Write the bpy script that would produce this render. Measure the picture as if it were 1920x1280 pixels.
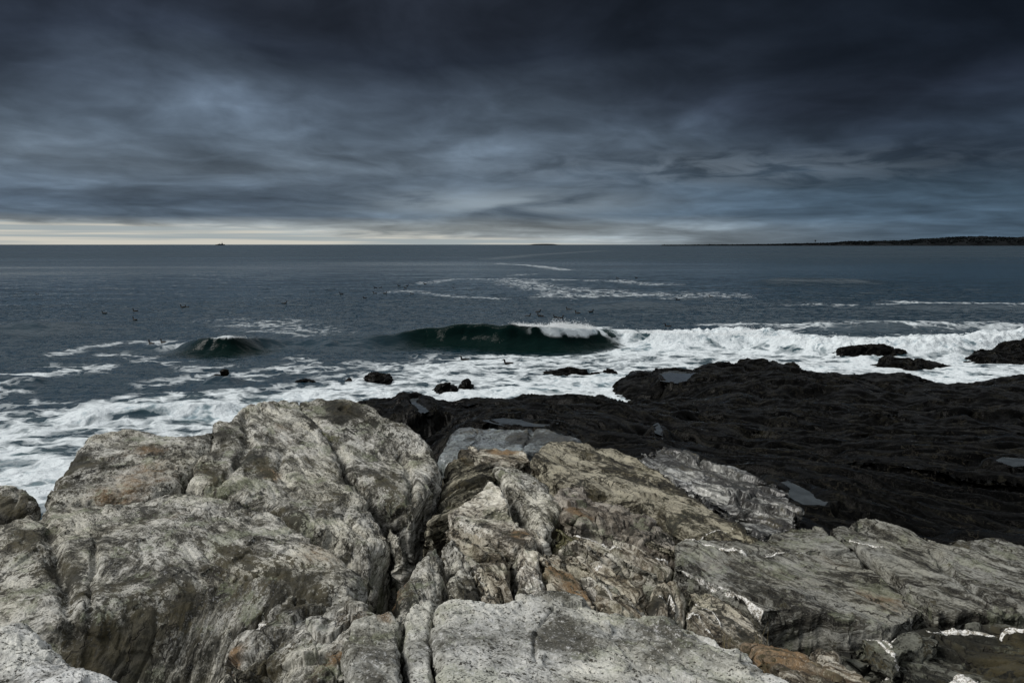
import bpy, math, random
import numpy as np

random.seed(7)
S = bpy.context.scene
COL = S.collection
for o in list(bpy.data.objects):
    bpy.data.objects.remove(o)

# ------------------------------------------------------------------ camera
F = 1493.33                       # focal length in pixels of the 1920 px wide photograph
PITCH = math.atan((640 - 458.5) / F)
CAMZ = 6.5
cam = bpy.data.objects.new("camera", bpy.data.cameras.new("camera"))
COL.objects.link(cam)
cam.data.sensor_width = 36.0
cam.data.lens = 28.0
cam.data.clip_start = 0.1
cam.data.clip_end = 100000.0
cam.location = (0, 0, CAMZ)
cam.rotation_euler = (math.pi / 2 - PITCH, 0, 0)
S.camera = cam

# ------------------------------------------------------------------ colour management
S.view_settings.view_transform = 'Standard'
S.view_settings.look = 'None'
S.view_settings.gamma = 1.0
S.view_settings.exposure = 0.93
S.view_settings.use_curve_mapping = False


# ------------------------------------------------------------------ node helper
class NT:
    def __init__(self, tree):
        self.t = tree
        tree.nodes.clear()

    def node(self, typ, **kw):
        n = self.t.nodes.new(typ)
        for k, v in kw.items():
            setattr(n, k, v)
        return n

    def put(self, sock, v):
        if v is None:
            return
        if isinstance(v, bpy.types.NodeSocket):
            self.t.links.new(v, sock)
        else:
            sock.default_value = v

    def m(self, op, a, b=None, c=None, clamp=False):
        n = self.node('ShaderNodeMath', operation=op, use_clamp=clamp)
        self.put(n.inputs[0], a); self.put(n.inputs[1], b); self.put(n.inputs[2], c)
        return n.outputs[0]

    def vm(self, op, a, b=None):
        n = self.node('ShaderNodeVectorMath', operation=op)
        self.put(n.inputs[0], a); self.put(n.inputs[1], b)
        return n.outputs[0]

    def noise(self, vec, scale, detail=4.0, rough=0.55, dist=0.0):
        n = self.node('ShaderNodeTexNoise')
        self.put(n.inputs['Vector'], vec)
        n.inputs['Scale'].default_value = scale
        n.inputs['Detail'].default_value = detail
        n.inputs['Roughness'].default_value = rough
        n.inputs['Distortion'].default_value = dist
        return n.outputs[0]

    def voro(self, vec, scale, feature='DISTANCE_TO_EDGE', rnd=1.0):
        n = self.node('ShaderNodeTexVoronoi', feature=feature)
        self.put(n.inputs['Vector'], vec)
        n.inputs['Scale'].default_value = scale
        n.inputs['Randomness'].default_value = rnd
        return n.outputs[0]

    def ss(self, x, lo, hi, a=0.0, b=1.0):
        n = self.node('ShaderNodeMapRange', interpolation_type='SMOOTHSTEP')
        self.put(n.inputs[0], x); self.put(n.inputs[1], lo); self.put(n.inputs[2], hi)
        n.inputs[3].default_value = a; n.inputs[4].default_value = b
        return n.outputs[0]

    def lin(self, x, lo, hi, a=0.0, b=1.0):
        n = self.node('ShaderNodeMapRange')
        self.put(n.inputs[0], x); self.put(n.inputs[1], lo); self.put(n.inputs[2], hi)
        n.inputs[3].default_value = a; n.inputs[4].default_value = b
        return n.outputs[0]

    def mix(self, fac, A, B, blend='MIX'):
        n = self.node('ShaderNodeMix', data_type='RGBA', blend_type=blend)
        self.put(n.inputs[0], fac)
        self.put(n.inputs[6], A if isinstance(A, bpy.types.NodeSocket) else (*A, 1.0))
        self.put(n.inputs[7], B if isinstance(B, bpy.types.NodeSocket) else (*B, 1.0))
        return n.outputs[2]

    def ramp(self, fac, stops):
        n = self.node('ShaderNodeValToRGB')
        cr = n.color_ramp
        while len(cr.elements) < len(stops):
            cr.elements.new(0.5)
        for e, (p, c) in zip(cr.elements, stops):
            e.position = p
            e.color = (*c, 1.0)
        self.put(n.inputs[0], fac)
        return n.outputs[0]

    def attr(self, name):
        return self.node('ShaderNodeAttribute', attribute_name=name)


def lin(r, g, b):
    f = lambda c: ((c / 255 + 0.055) / 1.055) ** 2.4 if c > 10 else c / 255 / 12.92
    return (f(r), f(g), f(b))


# ------------------------------------------------------------------ sky and sun
SUN_EL, SUN_AZ = math.radians(44), math.radians(-98)     # azimuth clockwise from +Y: from the left
w = bpy.data.worlds.new("World")
S.world = w
w.use_nodes = True
n = NT(w.node_tree)
tc = n.node('ShaderNodeTexCoord').outputs['Generated']
sep = n.node('ShaderNodeSeparateXYZ'); n.put(sep.inputs[0], tc)
X, Y, Z = sep.outputs
zc = n.m('MAXIMUM', Z, 0.0)
hl = n.m('SQRT', n.m('ADD', n.m('MULTIPLY', X, X), n.m('MULTIPLY', Y, Y)))
sx = n.m('DIVIDE', X, n.m('MAXIMUM', hl, 0.001))              # -1 left .. +1 right
# cloud coordinates: width by bearing, height by the logarithm of elevation, so layers thin towards the horizon
lz = n.m('LOGARITHM', n.m('ADD', zc, 0.055), 2.71828)
cq = n.node('ShaderNodeCombineXYZ')
n.put(cq.inputs[0], n.m('ADD', n.m('MULTIPLY', sx, 6.6), n.m('MULTIPLY', lz, 0.35)))
n.put(cq.inputs[1], n.m('MULTIPLY', lz, 3.6)); n.put(cq.inputs[2], n.m('MULTIPLY', n.m('GREATER_THAN', Y, 0.0), 9.0))
q = cq.outputs[0]
big = n.noise(n.vm('ADD', q, (3.1, 7.7, 0.0)), 0.42, 2.0, 0.5, 0.0)
med = n.noise(n.vm('ADD', n.vm('MULTIPLY', q, (0.9, 1.0, 1.0)), (1.3, 4.2, 2.0)), 0.85, 6.0, 0.5, 0.45)
fine = n.noise(n.vm('MULTIPLY', q, (1.2, 1.3, 1.0)), 2.0, 6.0, 0.55, 0.6)
# bend the height coordinate with the clouds so bands wander
zz = n.m('ADD', zc, n.m('MULTIPLY', n.m('SUBTRACT', big, 0.5), n.m('MULTIPLY', zc, 0.9)))
t = n.m('DIVIDE', zz, 0.40, clamp=True)
LEFT = [(0.0, lin(168, 174, 174)), (0.05, lin(160, 167, 168)), (0.085, lin(88, 103, 118)), (0.13, lin(82, 97, 113)), (0.22, lin(96, 109, 122)),
        (0.34, lin(84, 97, 111)), (0.45, lin(68, 79, 93)), (0.55, lin(46, 54, 67)), (0.70, lin(40, 46, 57)), (1.0, lin(42, 47, 57))]
RIGHT = [(0.0, lin(76, 95, 112)), (0.07, lin(74, 94, 112)), (0.16, lin(56, 73, 88)), (0.25, lin(52, 65, 80)),
         (0.34, lin(42, 52, 66)), (0.44, lin(34, 41, 54)), (0.56, lin(18, 24, 33)), (0.70, lin(9, 14, 21)), (1.0, lin(14, 19, 26))]
cl = n.ramp(t, LEFT)
cr = n.ramp(t, RIGHT)
azm = n.ss(n.m('ADD', sx, n.m('MULTIPLY', n.m('SUBTRACT', big, 0.5), 0.25)), -0.30, 0.55)
base = n.mix(azm, cl, cr)
# lighter and darker lumps
con = n.m('ADD', n.m('MULTIPLY', n.m('SUBTRACT', med, 0.51), 2.8), n.m('MULTIPLY', n.m('SUBTRACT', fine, 0.51), n.lin(zc, 0.05, 0.2, 1.3, 0.6)))
mul = n.m('POWER', 2.718, con)
mul = n.m('MINIMUM', mul, 2.6)
base = n.vm('SCALE', base); 
bs = base.node; n.put(bs.inputs['Scale'], mul)
# paler breaks low in the middle and on the right
def gauss(x, c_, s_):
    return n.m('POWER', 2.718, n.m('MULTIPLY', n.m('POWER', n.m('DIVIDE', n.m('SUBTRACT', x, c_), s_), 2.0), -1.0))
brk = n.m('MULTIPLY', n.m('MULTIPLY', gauss(sx, -0.02, 0.16), gauss(zc, 0.050, 0.016)), n.ss(med, 0.30, 0.55))
base = n.mix(n.m('MULTIPLY', brk, 0.68), base, lin(158, 171, 180))
brk2 = n.m('MULTIPLY', n.m('MULTIPLY', gauss(sx, 0.22, 0.22), gauss(zc, 0.088, 0.018)), n.ss(fine, 0.38, 0.62))
base = n.mix(n.m('MULTIPLY', brk2, 0.55), base, lin(112, 124, 136))
# thin bright slot under the cloud deck on the left: its upper edge runs down to the right
edge = n.m('ADD', n.m('MULTIPLY', n.m('ADD', sx, 0.10), -0.033), n.m('MULTIPLY', n.m('SUBTRACT', fine, 0.5), 0.022))
edge = n.m('ADD', edge, 0.0095)
slot = n.ss(n.m('SUBTRACT', n.m('MAXIMUM', edge, n.m('MULTIPLY', n.ss(sx, 0.30, 0.02), 0.0045)), zc), -0.007, 0.006)
slot = n.m('MULTIPLY', slot, n.ss(sx, 0.26, -0.05))
glow = n.mix(n.ss(n.noise(n.vm('MULTIPLY', tc, (3.0, 3.0, 170.0)), 1.0, 3.0), 0.42, 0.62), lin(160, 169, 171), lin(204, 201, 190))
base = n.mix(slot, base, glow)
# behind the camera and overhead the overcast is thinner and much brighter
back = n.ss(Y, 0.35, -0.55)
top = n.ss(Z, 0.284, 0.40)
base = n.mix(back, base, (0.12, 0.13, 0.145))
base = n.mix(top, base, (0.45, 0.475, 0.50))
sky = n.node('ShaderNodeTexSky', sky_type='NISHITA')
sky.sun_disc = False
sky.sun_elevation = SUN_EL
sky.sun_rotation = SUN_AZ
K10 = n.vm('SCALE', base); K10.node.inputs['Scale'].default_value = 5.25
mixed = n.mix(0.997, sky.outputs[0], K10)
bg = n.node('ShaderNodeBackground')
n.put(bg.inputs[0], mixed)
bg.inputs[1].default_value = 0.1
out = n.node('ShaderNodeOutputWorld')
n.put(out.inputs[0], bg.outputs[0])

sl = bpy.data.lights.new("sun", 'SUN')
sl.energy = 1.5
sl.angle = math.radians(26)
sl.color = (1.0, 0.97, 0.92)
so = bpy.data.objects.new("sun", sl)
COL.objects.link(so)
so.location = (-20, -30, 60)
from mathutils import Vector, Matrix
sd = Vector((math.sin(SUN_AZ) * math.cos(SUN_EL), math.cos(SUN_AZ) * math.cos(SUN_EL), math.sin(SUN_EL)))
so.rotation_euler = sd.to_track_quat('Z', 'Y').to_euler()

# ------------------------------------------------------------------ pixel <-> world helpers (metres)
cp, sp = math.cos(PITCH), math.sin(PITCH)


def ray(px, py):
    cx = (px - 960) / F
    cy = (640 - py) / F
    return cx, cp + sp * cy, -sp + cp * cy


def P(px, py, Y):                 # the point on the sight line at ground distance Y ahead
    x, y, z = ray(px, py)
    t = Y / y
    return (x * t, Y, CAMZ + z * t)


def PZ(px, py, z=0.0):            # the point on the sight line at height z
    x, y, dz_ = ray(px, py)
    t = (z - CAMZ) / dz_
    return (x * t, y * t, z)


# ------------------------------------------------------------------ numpy noise
rng = np.random.RandomState(11)
PERM = rng.permutation(256).astype(np.int32)
PERM = np.concatenate([PERM, PERM])
_g = rng.normal(size=(256, 3))
GR = (_g / np.linalg.norm(_g, axis=1)[:, None]).astype(np.float32)


def pn(x, y, z):                  # gradient noise, about -0.8..0.8
    x = np.asarray(x, np.float32); y = np.asarray(y, np.float32); z = np.asarray(z, np.float32)
    xi = np.floor(x); yi = np.floor(y); zi = np.floor(z)
    fx, fy, fz = x - xi, y - yi, z - zi
    xi = xi.astype(np.int32) & 255; yi = yi.astype(np.int32) & 255; zi = zi.astype(np.int32) & 255
    ux = fx * fx * fx * (fx * (fx * 6 - 15) + 10)
    uy = fy * fy * fy * (fy * (fy * 6 - 15) + 10)
    uz = fz * fz * fz * (fz * (fz * 6 - 15) + 10)
    res = []
    for a in (0, 1):
        pa = PERM[(xi + a) & 255]
        rb = []
        for b in (0, 1):
            pb = PERM[(pa + yi + b) & 255]
            rc = []
            for c in (0, 1):
                g = GR[PERM[(pb + zi + c) & 255]]
                rc.append(g[:, 0] * (fx - a) + g[:, 1] * (fy - b) + g[:, 2] * (fz - c))
            rb.append(rc[0] + uz * (rc[1] - rc[0]))
        res.append(rb[0] + uy * (rb[1] - rb[0]))
    return res[0] + ux * (res[1] - res[0])


def fbm(p, s, octv=4, gain=0.5, off=0.0):
    tot = 0; a = 1.0
    for i in range(octv):
        k = s * (2.03 ** i)
        tot = tot + a * pn(p[:, 0] * k + off + 17.3 * i, p[:, 1] * k + 3.1 * i + off, p[:, 2] * k + off)
        a *= gain
    return tot


def hash1(k, seed):
    v = np.sin(k * 12.9898 + seed * 78.233) * 43758.5453
    return v - np.floor(v)


def voro3(u, v, w_, seed=0):
    """nearest and second nearest jittered cell, its random number and the offset from its centre (8 neighbour cells)"""
    iu, iv, iw = np.floor(u - 0.5), np.floor(v - 0.5), np.floor(w_ - 0.5)
    f1 = np.full(u.shape, 9.0, np.float32); f2 = f1.copy(); cid = np.zeros_like(f1)
    ou = np.zeros_like(f1); ov = ou.copy(); ow = ou.copy()
    for a in (0, 1):
        for b in (0, 1):
            for c in (0, 1):
                ca, cb, cc = iu + a, iv + b, iw + c
                h = ca * 127.1 + cb * 311.7 + cc * 74.7 + seed * 19.19
                h1 = np.sin(h) * 43758.5453; h1 -= np.floor(h1)
                h2 = np.sin(h + 1.7) * 22578.1459; h2 -= np.floor(h2)
                h3 = np.sin(h + 3.9) * 19642.3490; h3 -= np.floor(h3)
                du, dv, dw = u - ca - .15 - .7 * h1, v - cb - .15 - .7 * h2, w_ - cc - .15 - .7 * h3
                d = np.sqrt(du ** 2 + dv ** 2 + dw ** 2).astype(np.float32)
                m1 = d < f1
                f2 = np.where(m1, f1, np.minimum(f2, d))
                cid = np.where(m1, h1, cid)
                ou = np.where(m1, du, ou); ov = np.where(m1, dv, ov); ow = np.where(m1, dw, ow)
                f1 = np.where(m1, d, f1)
    return f1, f2, cid.astype(np.float32), ou, ov, ow


def sstep(x, a, b):
    t_ = np.clip((x - a) / (b - a), 0, 1)
    return t_ * t_ * (3 - 2 * t_)


def poly_sd(x, y, poly, vec=False):          # signed distance, positive inside
    d2 = np.full(x.shape, 1e12)
    ins = np.zeros(x.shape, bool)
    nx_ = np.zeros(x.shape); ny_ = np.zeros(x.shape)
    n_ = len(poly)
    for i in range(n_):
        x0, y0 = poly[i][:2]; x1, y1 = poly[(i + 1) % n_][:2]
        ex, ey = x1 - x0, y1 - y0
        t_ = np.clip(((x - x0) * ex + (y - y0) * ey) / (ex * ex + ey * ey + 1e-12), 0, 1)
        vx, vy = x0 + t_ * ex - x, y0 + t_ * ey - y
        dq = vx * vx + vy * vy
        mk = dq < d2
        d2 = np.where(mk, dq, d2)
        if vec: nx_ = np.where(mk, vx, nx_); ny_ = np.where(mk, vy, ny_)
        if y0 != y1:
            c = ((y0 > y) != (y1 > y)) & (x < ex * (y - y0) / (y1 - y0) + x0)
            ins ^= c
    d = np.sqrt(d2)
    d = np.where(ins, d, -d)
    return (d, nx_, ny_) if vec else d


def line_d(x, y, line):           # distance, signed side (+ = nearer the camera), parameter along
    best = np.full(x.shape, 1e12); side = np.zeros(x.shape); par = np.zeros(x.shape)
    for i in range(len(line) - 1):
        x0, y0 = line[i][:2]; x1, y1 = line[i + 1][:2]
        ex, ey = x1 - x0, y1 - y0
        t_ = np.clip(((x - x0) * ex + (y - y0) * ey) / (ex * ex + ey * ey + 1e-12), 0, 1)
        dd = (x - x0 - t_ * ex) ** 2 + (y - y0 - t_ * ey) ** 2
        mk = dd < best
        cr_ = ex * (y - y0) - ey * (x - x0)
        best = np.where(mk, dd, best); side = np.where(mk, np.where(cr_ < 0, 1.0, -1.0), side); par = np.where(mk, i + t_, par)
    return np.sqrt(best), side, par


class RBF:
    def __init__(self, pts, c=0.35, lam=0.002):
        p = np.array(pts, float)
        self.xy = p[:, :2]; self.c = c
        n_ = len(p)
        r = np.sqrt(((self.xy[:, None] - self.xy[None]) ** 2).sum(-1) + c * c)
        A = np.zeros((n_ + 3, n_ + 3))
        A[:n_, :n_] = -r - lam * 0 + np.eye(n_) * lam
        A[:n_, n_] = 1; A[:n_, n_ + 1:] = self.xy
        A[n_:, :n_] = A[:n_, n_:].T
        b = np.zeros(n_ + 3); b[:n_] = p[:, 2]
        self.wt = np.linalg.solve(A, b)

    def __call__(self, x, y):
        n_ = len(self.xy)
        z = self.wt[n_] + self.wt[n_ + 1] * x + self.wt[n_ + 2] * y
        for i in range(n_):
            z = z - self.wt[i] * np.sqrt((x - self.xy[i, 0]) ** 2 + (y - self.xy[i, 1]) ** 2 + self.c ** 2)
        return z


# ------------------------------------------------------------------ object helpers
def tag(o, label=None, cat=None, group=None, kind=None):
    if label: o['label'] = label
    if cat: o['category'] = cat
    if group: o['group'] = group
    if kind: o['kind'] = kind
    return o


def mesh_obj(name, verts, faces, mat, parent=None, smooth=True, loc=(0, 0, 0)):
    me = bpy.data.meshes.new(name)
    me.from_pydata([tuple(v) for v in verts], [], [tuple(f) for f in faces])
    me.materials.append(mat)
    if smooth:
        me.shade_smooth()
    o = bpy.data.objects.new(name, me)
    COL.objects.link(o)
    o.location = loc
    if parent: o.parent = parent
    return o


def empty(name, loc):
    o = bpy.data.objects.new(name, None)
    COL.objects.link(o)
    o.location = loc
    return o


def grid_obj(name, V, R, C, keep, mat, attrs, origin):
    """V (R*C,3) world points of a grid, keep (R*C) mask."""
    keep = keep.reshape(R, C)
    fk = keep[:-1, :-1] & keep[1:, :-1] & keep[:-1, 1:] & keep[1:, 1:]
    idx = np.arange(R * C).reshape(R, C)
    q_ = np.stack([idx[:-1, :-1][fk], idx[:-1, 1:][fk], idx[1:, 1:][fk], idx[1:, :-1][fk]], 1)
    used = np.zeros(R * C, bool); used[q_.ravel()] = True
    remap = np.cumsum(used) - 1
    q_ = remap[q_]
    v = (V[used] - np.array(origin)).astype(np.float32)
    me = bpy.data.meshes.new(name)
    me.vertices.add(len(v)); me.vertices.foreach_set('co', v.ravel())
    me.loops.add(q_.size); me.loops.foreach_set('vertex_index', q_.ravel().astype(np.int32))
    me.polygons.add(len(q_))
    me.polygons.foreach_set('loop_start', (np.arange(len(q_)) * 4).astype(np.int32))
    me.polygons.foreach_set('loop_total', np.full(len(q_), 4, np.int32))
    me.update(calc_edges=True)
    me.shade_smooth()
    for an, (typ, arr) in attrs.items():
        at = me.attributes.new(an, typ, 'POINT')
        key = {'FLOAT': 'value', 'FLOAT_VECTOR': 'vector', 'FLOAT_COLOR': 'color'}[typ]
        at.data.foreach_set(key, arr[used].astype(np.float32).ravel())
    me.materials.append(mat)
    o = bpy.data.objects.new(name, me)
    COL.objects.link(o)
    o.location = origin
    return o


def grid_normals(V, R, C):
    g = V.reshape(R, C, 3)
    du = np.gradient(g, axis=1); dv = np.gradient(g, axis=0)
    nrm = np.cross(du, dv)
    nrm /= np.linalg.norm(nrm, axis=2)[..., None] + 1e-9
    return nrm.reshape(-1, 3)


PX = 1.0 / 796.0                  # one rendered pixel, radians

# ------------------------------------------------------------------ materials
def new_mat(name):
    m_ = bpy.data.materials.new(name)
    m_.use_nodes = True
    return m_, NT(m_.node_tree)


def rock_mat(name, light, mid, dark, streak=0.5, speck=0.35, lichen=0.4, black=0.35, ochre_base=0.0, rough=0.85, wet=0.0, seed=0.0, bump=0.9,
             ochre_col=(0.33, 0.19, 0.085), spec=0.3, hi=1.28, el=1.0):
    m_, n = new_mat(name)
    fol = n.attr('fol').outputs['Vector']
    pa = n.attr('paint')
    psep = n.node('ShaderNodeSeparateColor'); n.put(psep.inputs[0], pa.outputs['Color'])
    oc, dk, qz = psep.outputs[0], psep.outputs[1], psep.outputs[2]
    moss = pa.outputs['Alpha']
    pos = n.node('ShaderNodeNewGeometry').outputs['Position']
    pos = n.vm('ADD', pos, (seed, seed * 1.7, seed * 0.3))
    # foliation streaks at three widths
    s1 = n.noise(n.vm('MULTIPLY', fol, (8.0, 2.4 * el, 2.4 * el)), 1.0, 6.0, 0.6, 0.5)
    s2 = n.noise(n.vm('MULTIPLY', fol, (36.0, 9.0 * el, 9.0 * el)), 1.0, 5.0, 0.65, 0.6)
    s3 = n.noise(n.vm('MULTIPLY', fol, (105.0, 34.0 * el, 34.0 * el)), 1.0, 4.0, 0.65, 0.4)
    sm = n.m('ADD', n.m('ADD', n.m('MULTIPLY', s1, 0.40), n.m('MULTIPLY', s2, 0.35)), n.m('MULTIPLY', s3, 0.25))
    g1 = n.noise(pos, 2.3, 6.0, 0.6, 0.3)
    sm = n.m('ADD', n.m('MULTIPLY', n.m('SUBTRACT', sm, 0.5), 2.7), 0.5)
    g1 = n.m('ADD', n.m('MULTIPLY', n.m('SUBTRACT', g1, 0.5), 1.35), 0.5)
    blot = n.m('ADD', n.m('MULTIPLY', sm, streak), n.m('MULTIPLY', g1, 1.0 - streak))
    c = n.ramp(blot, [(0.37, dark), (0.46, mid), (0.555, light), (0.68, tuple(min(1, x * hi) for x in light))])
    # ochre iron stain
    on = n.noise(pos, 1.7, 6.0, 0.62, 0.6)
    of = n.m('ADD', n.m('ADD', oc, ochre_base), n.m('MULTIPLY', n.m('SUBTRACT', on, 0.5), 1.9))
    c = n.mix(n.m('MULTIPLY', n.ss(of, 0.22, 0.85), 0.85), c, n.mix(n.ss(s2, 0.4, 0.6), ochre_col, tuple(x * 0.5 for x in ochre_col)))
    sp1 = n.noise(pos, 80.0, 4.0, 0.72)
    sp2 = n.noise(pos, 24.0, 5.0, 0.68)
    # grey-green lichen crusts
    ln = n.noise(n.vm('ADD', pos, (5.0, 2.0, 1.0)), 3.2, 7.0, 0.68, 0.4)
    lf = n.m('MULTIPLY', n.ss(n.m('ADD', ln, n.m('MULTIPLY', n.m('SUBTRACT', sp2, 0.5), 0.25)), 0.54, 0.60), lichen * 1.5)
    c = n.mix(lf, c, n.mix(n.ss(g1, 0.4, 0.6), (0.15, 0.165, 0.105), (0.27, 0.285, 0.215)))
    # olive black biofilm in patches and along the layers; dk also carries painted ledge shade
    dn = n.noise(n.vm('ADD', n.vm('MULTIPLY', fol, (3.4, 1.1, 1.1)), (9.0, 3.0, 4.0)), 1.6, 7.0, 0.66, 0.5)
    df = n.m('ADD', n.m('MULTIPLY', dk, 0.60), n.m('ADD', n.m('MULTIPLY', n.m('SUBTRACT', dn, 0.5), 2.5), n.m('MULTIPLY', n.m('SUBTRACT', s2, 0.5), 1.5)))
    dz_ = n.noise(n.vm('ADD', n.vm('MULTIPLY', fol, (2.0, 0.8, 0.8)), (2.0, 8.0, 5.0)), 1.0, 4.0, 0.6, 0.6)
    df = n.m('ADD', df, n.m('MULTIPLY', n.m('SUBTRACT', dz_, 0.5), 2.2))
    df = n.m('ADD', df, n.m('ADD', n.m('MULTIPLY', n.m('SUBTRACT', sp2, 0.5), 1.7), n.m('MULTIPLY', n.m('SUBTRACT', s3, 0.5), 1.3)))
    dff = n.ss(df, 0.46 - 0.27 * black, 0.66 - 0.24 * black)
    c = n.mix(n.m('MULTIPLY', dff, 0.93), c, n.mix(n.ss(on, 0.42, 0.6), (0.009, 0.009, 0.006), (0.044, 0.037, 0.018)))
    # moss
    mf = n.ss(n.m('ADD', moss, n.m('MULTIPLY', n.m('SUBTRACT', n.noise(pos, 9.0, 5.0, 0.7), 0.5), 1.5)), 0.45, 0.75)
    c = n.mix(n.m('MULTIPLY', mf, 0.85), c, n.mix(s3, (0.035, 0.045, 0.016), (0.085, 0.075, 0.025)))
    # hairline fractures running with the layers
    cwn = n.node('ShaderNodeTexNoise'); n.put(cwn.inputs['Vector'], pos); cwn.inputs['Scale'].default_value = 4.0; cwn.inputs['Detail'].default_value = 4.0
    cw = n.vm('ADD', n.vm('MULTIPLY', fol, (5.5, 1.5, 1.5)), n.vm('MULTIPLY', n.vm('SUBTRACT', cwn.outputs['Color'], (0.5, 0.5, 0.5)), (1.6, 0.9, 0.9)))
    vc = n.voro(cw, 1.0)
    crk = n.m('MULTIPLY', n.m('MULTIPLY', n.ss(vc, 0.018, 0.004), n.ss(n.noise(pos, 1.1, 3.0), 0.46, 0.58)), min(1.0, 0.25 + streak))
    c = n.mix(n.m('MULTIPLY', crk, 0.85), c, (0.018, 0.016, 0.012))
    # thin dark seams and granular speckle
    seam = n.ss(n.m('ABSOLUTE', n.m('SUBTRACT', s2, 0.5)), 0.0, 0.035)
    seam = n.m('MAXIMUM', seam, n.ss(s1, 0.62, 0.50))
    c = n.mix(n.m('MULTIPLY', n.m('SUBTRACT', 1.0, seam), 0.55 * streak + 0.1), c, (0.03, 0.028, 0.02))
    spk = n.m('ADD', n.m('MULTIPLY', sp1, 0.55), n.m('MULTIPLY', sp2, 0.45))
    c = n.mix(n.m('MULTIPLY', n.ss(spk, 0.465, 0.425), min(1.0, speck * 1.25)), c, (0.04, 0.038, 0.03))
    c = n.mix(n.m('MULTIPLY', n.ss(spk, 0.53, 0.62), n.m('MULTIPLY', n.m('SUBTRACT', 1.0, dff), speck * 0.8)), c, tuple(min(0.68, x * 1.75) for x in light))
    # warmer and cooler blotches
    c = n.mix(n.ss(n.noise(n.vm('ADD', pos, (11.0, 4.0, 2.0)), 1.3, 4.0, 0.6, 0.4), 0.42, 0.62), c, n.mix(1.0, c, (1.0, 0.985, 0.925), 'MULTIPLY'))
    # quartz veins
    qf = n.ss(n.m('ADD', qz, n.m('MULTIPLY', n.m('SUBTRACT', n.noise(pos, 22.0, 5.0, 0.75), 0.5), 1.7)), 0.46, 0.58)
    c = n.mix(qf, c, n.mix(n.ss(spk, 0.44, 0.54), (0.22, 0.20, 0.16), (0.80, 0.79, 0.76)))
    b = n.node('ShaderNodeBsdfPrincipled')
    n.put(b.inputs['Base Color'], c)
    n.put(b.inputs['Roughness'], n.m('ADD', n.m('MULTIPLY', n.m('SUBTRACT', g1, 0.5), 0.5), rough, clamp=True))
    b.inputs['Specular IOR Level'].default_value = spec
    if wet:
        b.inputs['Coat Weight'].default_value = wet
        b.inputs['Coat Roughness'].default_value = 0.22
    h = n.m('ADD', n.m('ADD', n.m('MULTIPLY', s2, 0.010), n.m('MULTIPLY', s3, 0.005)), n.m('ADD', n.m('MULTIPLY', crk, -0.012), n.m('ADD', n.m('MULTIPLY', sp1, 0.006), n.m('MULTIPLY', sp2, 0.014))))
    bp = n.node('ShaderNodeBump')
    bp.inputs['Strength'].default_value = bump
    bp.inputs['Distance'].default_value = 1.0
    n.put(bp.inputs['Height'], h)
    n.put(b.inputs['Normal'], bp.outputs[0])
    o_ = n.node('ShaderNodeOutputMaterial')
    n.put(o_.inputs[0], b.outputs[0])
    return m_


M = {}
OCH = (0.215, 0.135, 0.068)
M['pale'] = rock_mat('pale_schist', (0.46, 0.45, 0.41), (0.150, 0.144, 0.122), (0.018, 0.0165, 0.011), 0.64, 0.5, 0.4, 0.85, ochre_col=OCH, bump=0.95)
M['tan'] = rock_mat('tan_schist', (0.30, 0.265, 0.20), (0.175, 0.145, 0.10), (0.045, 0.037, 0.024), 0.45, 0.4, 0.4, 0.55, ochre_base=0.0, seed=3.1, ochre_col=OCH)
M['grain'] = rock_mat('grainy_grey_rock', (0.46, 0.46, 0.435), (0.26, 0.26, 0.24), (0.085, 0.082, 0.068), 0.12, 0.85, 0.3, -0.1, seed=7.7, bump=0.9, ochre_col=OCH)
M['speckled'] = rock_mat('pale_speckled_rock', (0.60, 0.605, 0.59), (0.40, 0.40, 0.385), (0.10, 0.10, 0.09), 0.15, 0.95, 0.1, -0.5, seed=9.3, bump=0.9, ochre_base=-0.4, ochre_col=OCH)
M['olive'] = rock_mat('olive_schist', (0.25, 0.232, 0.18), (0.045, 0.039, 0.024), (0.009, 0.008, 0.005), 0.9, 0.25, 0.05, 0.8, el=0.42, ochre_base=-0.05, seed=12.0, ochre_col=(0.15, 0.105, 0.045))
M['rusty'] = rock_mat('rusty_schist', (0.39, 0.365, 0.31), (0.115, 0.096, 0.068), (0.014, 0.011, 0.007), 0.74, 0.4, 0.15, 0.6, el=0.5, ochre_base=0.1, seed=17.0, ochre_col=OCH)
M['white'] = rock_mat('white_schist', (0.62, 0.60, 0.55), (0.33, 0.305, 0.265), (0.045, 0.038, 0.028), 0.6, 0.35, 0.25, 0.2, ochre_base=0.0, seed=21.0, ochre_col=OCH)
M['pink'] = rock_mat('pinkish_schist', (0.30, 0.275, 0.24), (0.13, 0.113, 0.094), (0.035, 0.028, 0.021), 0.5, 0.4, 0.35, 0.6, ochre_base=0.02, seed=26.0, ochre_col=OCH)
M['ledge'] = rock_mat('grey_ledge_schist', (0.205, 0.204, 0.185), (0.060, 0.057, 0.046), (0.010, 0.009, 0.007), 0.78, 0.45, 0.25, 0.75, el=0.5, seed=31.0, ochre_col=OCH)
M['shadedledge'] = rock_mat('shaded_ledge_schist', (0.11, 0.112, 0.095), (0.028, 0.028, 0.021), (0.005, 0.005, 0.0035), 0.85, 0.3, 0.2, 0.9, el=0.5, seed=33.0, ochre_col=OCH)  # ledge schist darkened: olive tone plus shade painted in under the right ledges
M['wetblue'] = rock_mat('wet_blue_grey_rock', (0.17, 0.195, 0.21), (0.085, 0.097, 0.105), (0.015, 0.017, 0.018), 0.7, 0.2, 0.1, 0.3, seed=37.0, rough=0.5, wet=0.5)
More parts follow.
